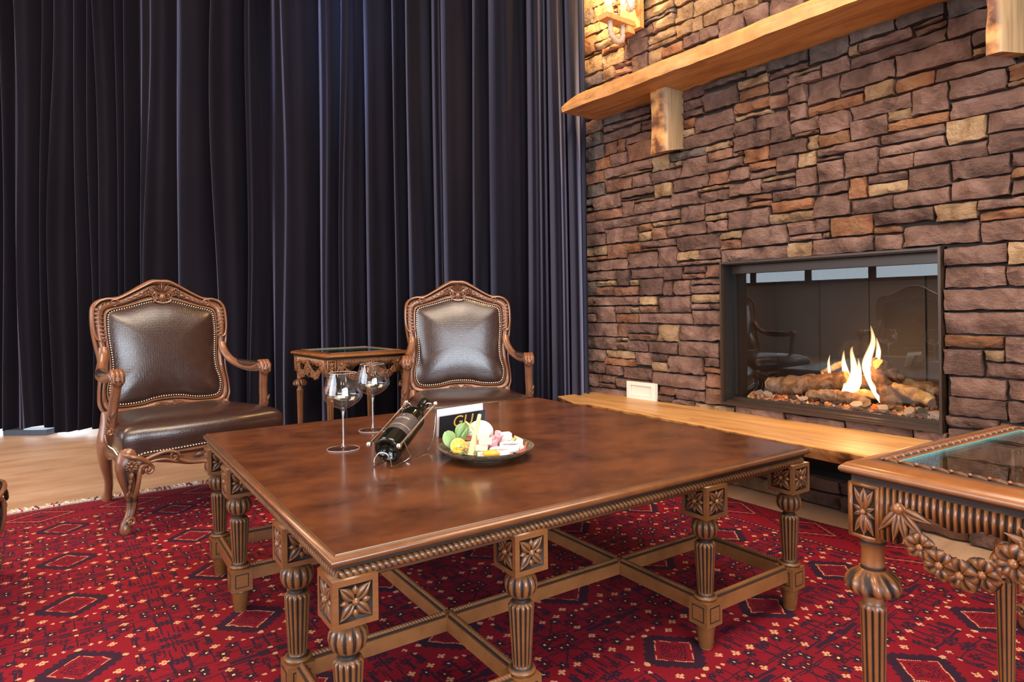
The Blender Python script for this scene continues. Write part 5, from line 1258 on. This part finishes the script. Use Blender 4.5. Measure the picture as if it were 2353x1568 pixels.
def wrap_text(body, size, z, par, mt):
    me = text_mesh(body, size, 0.0)
    for v in me.vertices:
        a = PI/2-v.co.x/.0405
        v.co = Vector((.0404*math.cos(a), .0404*math.sin(a), z+v.co.y))
    me.materials.append(mt); o = bpy.data.objects.new('lettering', me); C.objects.link(o); o.parent = par; return o
wrap_text('SELECTION', .0095, .119, lbl, M_SILVERINK); wrap_text('\u25B2', .006, .134, lbl, M_GOLD)
# rack
rk = empty('bottle_rack', (0, 0, 0), 0, 'steel wire bottle rack with ball-ended rails holding the wine bottle', 'wine rack')
w_ = Mesh(); tr = .0018
def W3(a, b, c): return tuple(B0+side*a+upv*b+ax_*c)
hz = Vector((ax_.x, ax_.y, 0)).normalized(); 
def Fz(a, c, z): q = B0+side*a+hz*c; return (q.x, q.y, z)
zf = ZT+tr
# front arch in front of the base, running on as the two floor runners, then up behind the neck
for s_ in (-1, 1):
    run = [Fz(0, -.026, zf+.040), Fz(s_*.013, -.026, zf+.036), Fz(s_*.024, -.026, zf+.020), Fz(s_*.026, -.024, zf+.006), Fz(s_*.028, -.014, zf), Fz(s_*.032, .06, zf), Fz(s_*.040, .14, zf), Fz(s_*.046, .185, zf+.006), Fz(s_*.050, .215, zf+.045), Fz(s_*.051, .228, zf+.100), Fz(s_*.050, .225, zf+.135)]
    w_.tube(cr(run, 6), tr, 7)
    w_.tube(cr([W3(s_*.050, .013, .228), W3(s_*.045, .026, .231), W3(s_*.030, .024, .233), W3(s_*.020, .006, .235), W3(s_*.008, -.016, .236), W3(0, -.018, .236)], 6), tr, 7)
    w_.tube(cr([W3(s_*.047, .020, .02), W3(s_*.050, -.02, .03), W3(s_*.044, -.045, .05), Fz(s_*.030, .055, zf)], 6), tr*.9, 7)
w_.build('wire_frame', M_STEEL, rk)
for s_ in (-1, 1):
    rl = Mesh().tube([W3(s_*.046, .024, -.008), W3(s_*.050, .014, .252)], .0034, 10).build('rail', M_STEEL, rk)
    for c_ in (-.010, .254): Mesh().sphere(W3(s_*(.046 if c_ < 0 else .050), .024 if c_ < 0 else .014, c_), .0085, 16).build('ball_knob', M_STEEL, rl)

# ------------------------------------------------------------------ cards
def quad(name, bl, br, tl, tr_, mt, label, cat, th=.0008, parent=None):
    q = np.array([bl, br, tr_, tl], float); n_ = np.cross(q[1]-q[0], q[3]-q[0]); n_ /= np.linalg.norm(n_); V_ = np.vstack([q, q-n_*th])
    o = Mesh().add(V_, [(0, 1, 2, 3), (7, 6, 5, 4), (0, 4, 5, 1), (1, 5, 6, 2), (2, 6, 7, 3), (3, 7, 4, 0)]).build(name, mt, parent, smooth=False)
    return tag(o, label, cat) if label else o
quad('white_card', (1.090, 1.915, ZT), (1.292, 1.930, ZT), (1.084, 1.900, .605), (1.278, 1.912, .607), M_PAPER, 'plain white card standing behind the black card and the cheese plate', 'card')
bc = quad('black_card', (1.083, 1.888, ZT), (1.275, 1.902, ZT), (1.074, 1.866, .586), (1.263, 1.876, .589), M_NAVY, 'black card with gold letters leaning behind the cheese plate', 'card')
quad('card_fold', (1.245, 1.8965, ZT), (1.274, 1.8985, ZT), (1.235, 1.871, .587), (1.262, 1.8725, .589), simple('black gloss fold', (.05, .07, .10), .12), None, None, .0004, bc)
tm = text_mesh('GU', .060, .0002); tm.materials.append(M_GOLD); to = bpy.data.objects.new('lettering', tm); C.objects.link(to); to.parent = bc
xd = (Vector((1.275, 1.902, 0))-Vector((1.083, 1.888, 0))).normalized(); zd = (Vector((1.1685, 1.871, .5875))-Vector((1.179, 1.895, ZT))).normalized(); nd = xd.cross(zd).normalized(); zd = nd.cross(xd)
mm = Matrix((xd, zd, nd)).transposed().to_4x4(); mm.translation = Vector((1.174, 1.8795, .560))+nd*.0015; to.matrix_world = mm

# ------------------------------------------------------------------ cheese plate
PC = (1.054, 1.563)
def plate_mat():
    m, nt, b = mat('speckled olive stoneware'); n = tex(nt, 'ShaderNodeTexNoise', 90, 'Object', None, None, Detail=3)
    col = ramp(nt, n.outputs[0], [(.4, (.085, .070, .045)), (.6, (.17, .14, .095))]); nt.links.new(col, b.inputs['Base Color']); setp(b, rough=.3); return m
pl = Mesh().lathe([(.0005, .009), (.060, .009), (.098, .0135), (.126, .024), (.1395, .0345), (.1415, .0355), (.1405, .0325), (.124, .020), (.095, .009), (.070, .005), (.068, 0), (.063, 0), (.061, .004), (.0005, .004)], 72, caps=False).build('plate', plate_mat(), None, loc=(*PC, ZT))
tag(pl, 'round olive stoneware plate carrying the cheese and ham', 'plate')
ZP = ZT+.0140
M_CHEESE = simple('white cheese', (.88, .82, .68), .5, sss=.0); M_RIND = simple('cheese rind', (.72, .47, .20), .5); M_YELLOW = simple('yellow hard cheese', (.86, .60, .24), .42)
M_HAM = simple('pink ham', (.80, .33, .36), .4); M_HAM2 = simple('dark edge of ham', (.55, .13, .13), .4)
M_LEAF = simple('basil leaf', (.22, .36, .13), .45); M_LEAF2 = simple('rosemary needle', (.13, .24, .09), .5); M_ORANGE = simple('dried apricot', (.85, .33, .03), .4); M_JAM = simple('dark berry jam', (.09, .008, .012), .12)
M_TOM = simple('dried tomato', (.42, .05, .02), .35); M_CHILI = simple('red chili', (.62, .06, .05), .3)
fwd = Vector((.5946, .804, 0)); rgt = Vector((.804, -.5946, 0))
def pos_(r_, f_, z=0): q = Vector((PC[0], PC[1], ZP))+rgt*r_*.90+fwd*f_*.90; return (q.x, q.y, ZP+z)
def cheese_cube(r_, f_, z, s_, rot, label, grp):
    M_ = Mesh(); M_.box((0, 0, s_[2]/2), s_)
    o = M_.build('cheese_cube', M_CHEESE, None, smooth=False, loc=pos_(r_, f_, z)); o.rotation_euler = (random.uniform(-.06, .06), random.uniform(-.06, .06), rot-YAW)
    md = o.modifiers.new('bevel', 'BEVEL'); md.width = .0018; md.segments = 2
    rd = Mesh().box((0, -s_[1]/2-.0004, s_[2]/2), (s_[0]*.94, .001, s_[2]*.93)).build('rind', simple('pale rind', (.85, .66, .42), .5) if random.random() < .5 else M_CHEESE, o, smooth=False)
    return tag(o, label, 'cheese', grp)
# stack in front of the rolls
for i, (dr, z, ro) in enumerate(((-.004, 0, .2), (-.008, .0165, -.15), (.002, .033, .35), (-.004, .0495, .1))):
    cheese_cube(-.003+dr, -.055+.004*i, z, (.034, .026, .016), ro, ('bottom', 'second', 'third', 'top')[i]+' white cheese piece of the stack left of the pink ham', 'stacked white cheese pieces')
for i, (a, b, z, ro, lb_) in enumerate(((-.050, -.020, 0, .4, 'white cheese piece under the yellow cheese sticks, lower left'), (-.055, .005, 0, -.3, 'white cheese piece behind the orange slice'), (-.030, -.005, .016, .2, 'white cheese piece in the middle of the plate, above two others'), (-.028, -.030, 0, .9, 'cheese piece low beside the foot of the long yellow stick'),
     (.068, .050, 0, .2, 'bottom white cheese piece behind the dark jam'), (.066, .052, .016, -.2, 'middle white cheese piece behind the dark jam'), (.062, .054, .032, .3, 'top white cheese piece behind the dark jam'), (-.058, .018, .014, .1, 'cheese piece below the dried tomatoes'))):
    cheese_cube(a, b, z, (.036, .028, .016), ro, lb_, 'loose white cheese pieces')
for i, (a, b, t, lb_) in enumerate(((.096, .040, .3, 'cheese wedge with rind at the right of the plate, the upright one'), (.108, .030, -.5, 'cheese wedge with rind leaning at the far right of the plate'))):
    M_ = Mesh(); V_ = [(-.016, -.010, 0), (.018, -.010, 0), (.012, -.010, .034), (-.010, -.010, .038), (-.016, .010, 0), (.018, .010, 0), (.012, .010, .034), (-.010, .010, .038)]
    M_.add(V_, [(0, 1, 2, 3), (7, 6, 5, 4), (0, 4, 5, 1), (1, 5, 6, 2), (2, 6, 7, 3), (3, 7, 4, 0)])
    o = M_.build('cheese_wedge', M_CHEESE, None, smooth=False, loc=pos_(a, b, .001)); o.rotation_euler = (0, t, -YAW+.3); tag(o, lb_, 'cheese', 'cheese wedges')
    rd = Mesh().add([(-.0165, -.0104, 0), (-.0105, -.0104, .0384), (-.0105, .0104, .0384), (-.0165, .0104, 0), (.0125, -.0104, .0346), (.0125, .0104, .0346)], [(0, 1, 2, 3), (1, 4, 5, 2)]).build('rind', M_RIND, o, smooth=False)
def stick(p, q, w1, w2, label):
    p, q = Vector(p), Vector(q); d = (q-p).normalized(); s_ = d.cross(Vector((0, 0, 1))).normalized(); u_ = s_.cross(d); V_ = []
    for c_, w_ in ((p, w1), (q, w2)):
        for a, b in ((-1, -1), (1, -1), (1, 1), (-1, 1)): V_.append(tuple(c_+s_*a*w_*.9+u_*b*w_*.6))
    o = Mesh().add(V_, [(0, 3, 2, 1), (4, 5, 6, 7), (0, 1, 5, 4), (1, 2, 6, 5), (2, 3, 7, 6), (3, 0, 4, 7)]).build('cheese_stick', M_YELLOW, None, smooth=False); md = o.modifiers.new('bevel', 'BEVEL'); md.width = .001
    return tag(o, label, 'cheese', 'yellow cheese sticks')
stick(pos_(-.046, -.070, .006), pos_(-.018, -.010, .114), .0088, .0055, 'long yellow cheese stick leaning steeply in front, foot on the plate')
stick(pos_(-.008, .005, .042), pos_(-.066, .012, .090), .0080, .0028, 'yellow cheese stick lying crosswise behind the steep one')
o = Mesh().sphere((0, 0, 0), .039, 28, (1.08, 1, .95)).build('mozzarella_ball', simple('white mozzarella', (.86, .86, .86), .35), None, loc=pos_(-.022, .066, .047)); tag(o, 'large white mozzarella ball at the back of the plate', 'cheese')
# ham rolls
def ham(r_, f_, z, h_, rr, tilt, label):
    P = []; n = 34
    for i in range(n):
        t = i/(n-1); a = t*PI*3.6; row = []
        for j, s_ in enumerate(np.linspace(0, 1, 6)):
            R_ = rr*(.35+.65*t)*(.35+.65*s_)*(1+.06*math.sin(a*1.7+s_*3)); row.append((R_*math.cos(a), R_*math.sin(a)*.8, h_*s_*(.82+.18*math.sin(a*.5+1))))
        P.append(row)
    o = Mesh().grid(P, None).build('ham_roll', M_HAM, None, loc=pos_(r_, f_, z)); o.rotation_euler = (tilt[0], tilt[1], 0)
    md = o.modifiers.new('solid', 'SOLIDIFY'); md.thickness = .0011
    return tag(o, label, 'ham', 'rolled pink ham slices')
ham(.030, -.022, 0, .050, .024, (-.15, -.1), 'rolled pink ham slice in front, beside the stacked cheese')
ham(.026, .018, .012, .050, .024, (.2, .25), 'deeper pink rolled ham slice behind the front roll')
ham(.046, -.035, 0, .024, .014, (.1, .5), 'small pale ham fold next to the jam bowls')
ham(-.006, .000, .030, .030, .017, (.1, -.9), 'beige folded cold cut behind the stacked cheese')
# ramekins
def ramekin(r_, f_, z, label, fillm):
    o = Mesh().lathe([(.0005, .0), (.0285, 0), (.030, .002), (.030, .0205), (.029, .0215), (.027, .0205), (.0268, .004), (.0005, .0035)], 40, caps=False).build('ramekin', M_CERAMIC, None, loc=pos_(r_, f_, z)); tag(o, label, 'bowl', 'small white jam bowls')
    Mesh().lathe([(.0005, .0155), (.0267, .0150)], 32, caps=False).build('jam', fillm, o); return o
ramekin(.048, -.076, .005, 'small white bowl with pale red sauce, the nearer one', simple('pale red sauce', (.45, .13, .08), .2))
ramekin(.078, -.022, .009, 'small white bowl of dark berry jam, the farther one', M_JAM)
# orange slice, dried fruit, tomatoes, chili, nut
os_ = empty('orange_slice', (0, 0, 0), 0, 'half orange slice standing at the left of the plate', 'fruit'); os_.location = pos_(-.088, -.018, .022); os_.rotation_euler = (1.15, .15, -YAW+.35)
Mesh().lathe([(.0005, -.003), (.0213, -.003), (.0213, .003), (.0005, .003)], 30, caps=False).build('flesh', simple('orange flesh', (.90, .42, .03), .3), os_)
Mesh().lathe([(.0212, -.0034), (.0244, -.0034), (.0248, 0), (.0244, .0034), (.0212, .0034)], 30, caps=False).build('peel', simple('orange peel', (.92, .62, .20), .4), os_)
sg = Mesh()
for i in range(8): a = i*PI/4; sg.box((.0105*math.cos(a), .0105*math.sin(a), .0033), (.020, .0014, .0008), a)
sg.build('membrane', simple('pale membrane', (.90, .72, .38), .5), os_)
def lump(name, r_, f_, z, sc, mt, label, cat, rz=0, grp=None):
    M_ = Mesh(); M_.sphere((0, 0, 0), 1, 16, sc); V_ = M_.v[0]
    for i in range(len(V_)): V_[i] *= 1+.10*noise.noise(Vector(V_[i]*90+np.array([r_*99, 0, 0])))*1.6
    o = M_.build(name, mt, None, loc=pos_(r_, f_, z)); o.rotation_euler = (0, 0, rz-YAW); return tag(o, label, cat, grp)
lump('dried_apricot', .022, -.106, .019, (.026, .013, .010), M_ORANGE, 'orange dried apricot at the front rim of the plate', 'fruit', .1)
lump('dried_apricot', -.088, -.045, .013, (.020, .012, .007), M_ORANGE, 'darker dried apricot at the left below the orange slice', 'fruit', -.4)
lump('dried_apricot', -.004, -.108, .005, (.024, .008, .004), M_RIND, 'flat tan dried fruit slice under the front rim pieces', 'fruit', 0)
lump('dried_tomato', -.056, .030, .036, (.022, .012, .008), M_TOM, 'red dried tomato below the mozzarella, right one', 'tomato', .2); lump('dried_tomato', -.082, .022, .030, (.016, .010, .007), M_TOM, 'red dried tomato among the herbs, left one', 'tomato', -.2)
lump('dried_tomato', -.062, -.028, .014, (.010, .007, .006), M_TOM, 'small red tomato piece beside the orange slice', 'tomato', -.2)
lump('hazelnut', .082, -.082, .008, (.0075, .0075, .008), simple('brown nut', (.30, .16, .06), .4), 'small brown nut right of the nearer white bowl', 'nut')
cp = cr([pos_(.092, -.080, .006), pos_(.102, -.074, .008), pos_(.108, -.066, .011), pos_(.120, -.060, .014), pos_(.128, -.050, .026), pos_(.131, -.046, .040)], 6)
o = Mesh().tube(cp, np.interp(np.linspace(0, 1, len(cp)), [0, .3, .8, 1], [.0035, .0055, .003, .0008]), 8).build('chili', M_CHILI); tag(o, 'thin red dried chili at the right rim of the plate', 'chili')
# herbs
bs = empty('basil_sprig', (0, 0, 0), 0, 'light green basil leaves standing at the left rim of the plate', 'herb')
for (a, b, z, a2, b2, z2, w_, n_) in ((-.100, .000, .010, -.130, .012, .062, .050, (0, -1, .2)), (-.092, .020, .020, -.064, .034, .084, .046, (.2, -1, .3)), (-.085, .030, .030, -.082, .050, .078, .038, (-.3, -1, .4)), (-.094, -.004, .006, -.108, -.014, .066, .016, (.9, -.5, .2)), (-.080, .005, .030, -.060, .012, .074, .020, (.1, -1, .2))):
    Mesh().leaf(pos_(a, b, z), pos_(a2, b2, z2), w_, n_, .006, 12, 8, .3, 1.35 if w_ > .03 else .8).build('basil_leaf', M_LEAF, bs)
rs = empty('rosemary_sprig', (0, 0, 0), 0, 'rosemary sprigs scattered over the left half of the plate', 'herb'); RM = Mesh(); r = random.Random(6)
def sprig(p, q, n_):
    p, q = Vector(p), Vector(q); RM.tube([tuple(p), tuple((p+q)/2+Vector((0, 0, .004))), tuple(q)], .0010, 5)
    for i in range(n_):
        c_ = p+(q-p)*(i+.5)/n_; d = (q-p).normalized()*.5+Vector((r.uniform(-1, 1), r.uniform(-1, 1), r.uniform(-.2, .9))); d.normalize()
        RM.leaf(tuple(c_), tuple(c_+d*r.uniform(.014, .022)), .0032, tuple(Vector((0, -.4, 1))), .0008, 4, 3, 0)
sprig(pos_(-.10, -.008, .030), pos_(-.045, -.005, .062), 14); sprig(pos_(-.085, -.055, .010), pos_(-.030, -.070, .014), 16); sprig(pos_(-.080, -.070, .008), pos_(-.045, -.045, .022), 12); sprig(pos_(-.070, -.012, .040), pos_(-.035, -.020, .036), 9); sprig(pos_(-.105, -.050, .014), pos_(-.075, -.030, .024), 6); sprig(pos_(.088, .014, .020), pos_(.100, .010, .036), 6)
RM.build('needles', M_LEAF2, rs)

# unseen globe lamps added behind the camera to glint in glass and varnish
for i, (x, y) in enumerate(((-1.6, -1.8), (-.4, -2.4), (1.0, -2.2), (-2.8, .2), (-3.0, 2.4), (2.0, -3.2))):
    o = empty('glint_lamp', (x, y, 3.0), 0, 'unseen globe lamp added for glints, '+('first', 'second', 'third', 'fourth', 'fifth', 'sixth')[i]+' of the row behind the camera', 'lamp', 'globe lamps added for glints')
    Mesh().sphere((0, 0, 0), .11, 18).build('globe', M_GLINTLAMP, o); Mesh().tube([(0, 0, .11), (0, 0, 1.2)], .006, 6).build('cable', M_BLACK, o)
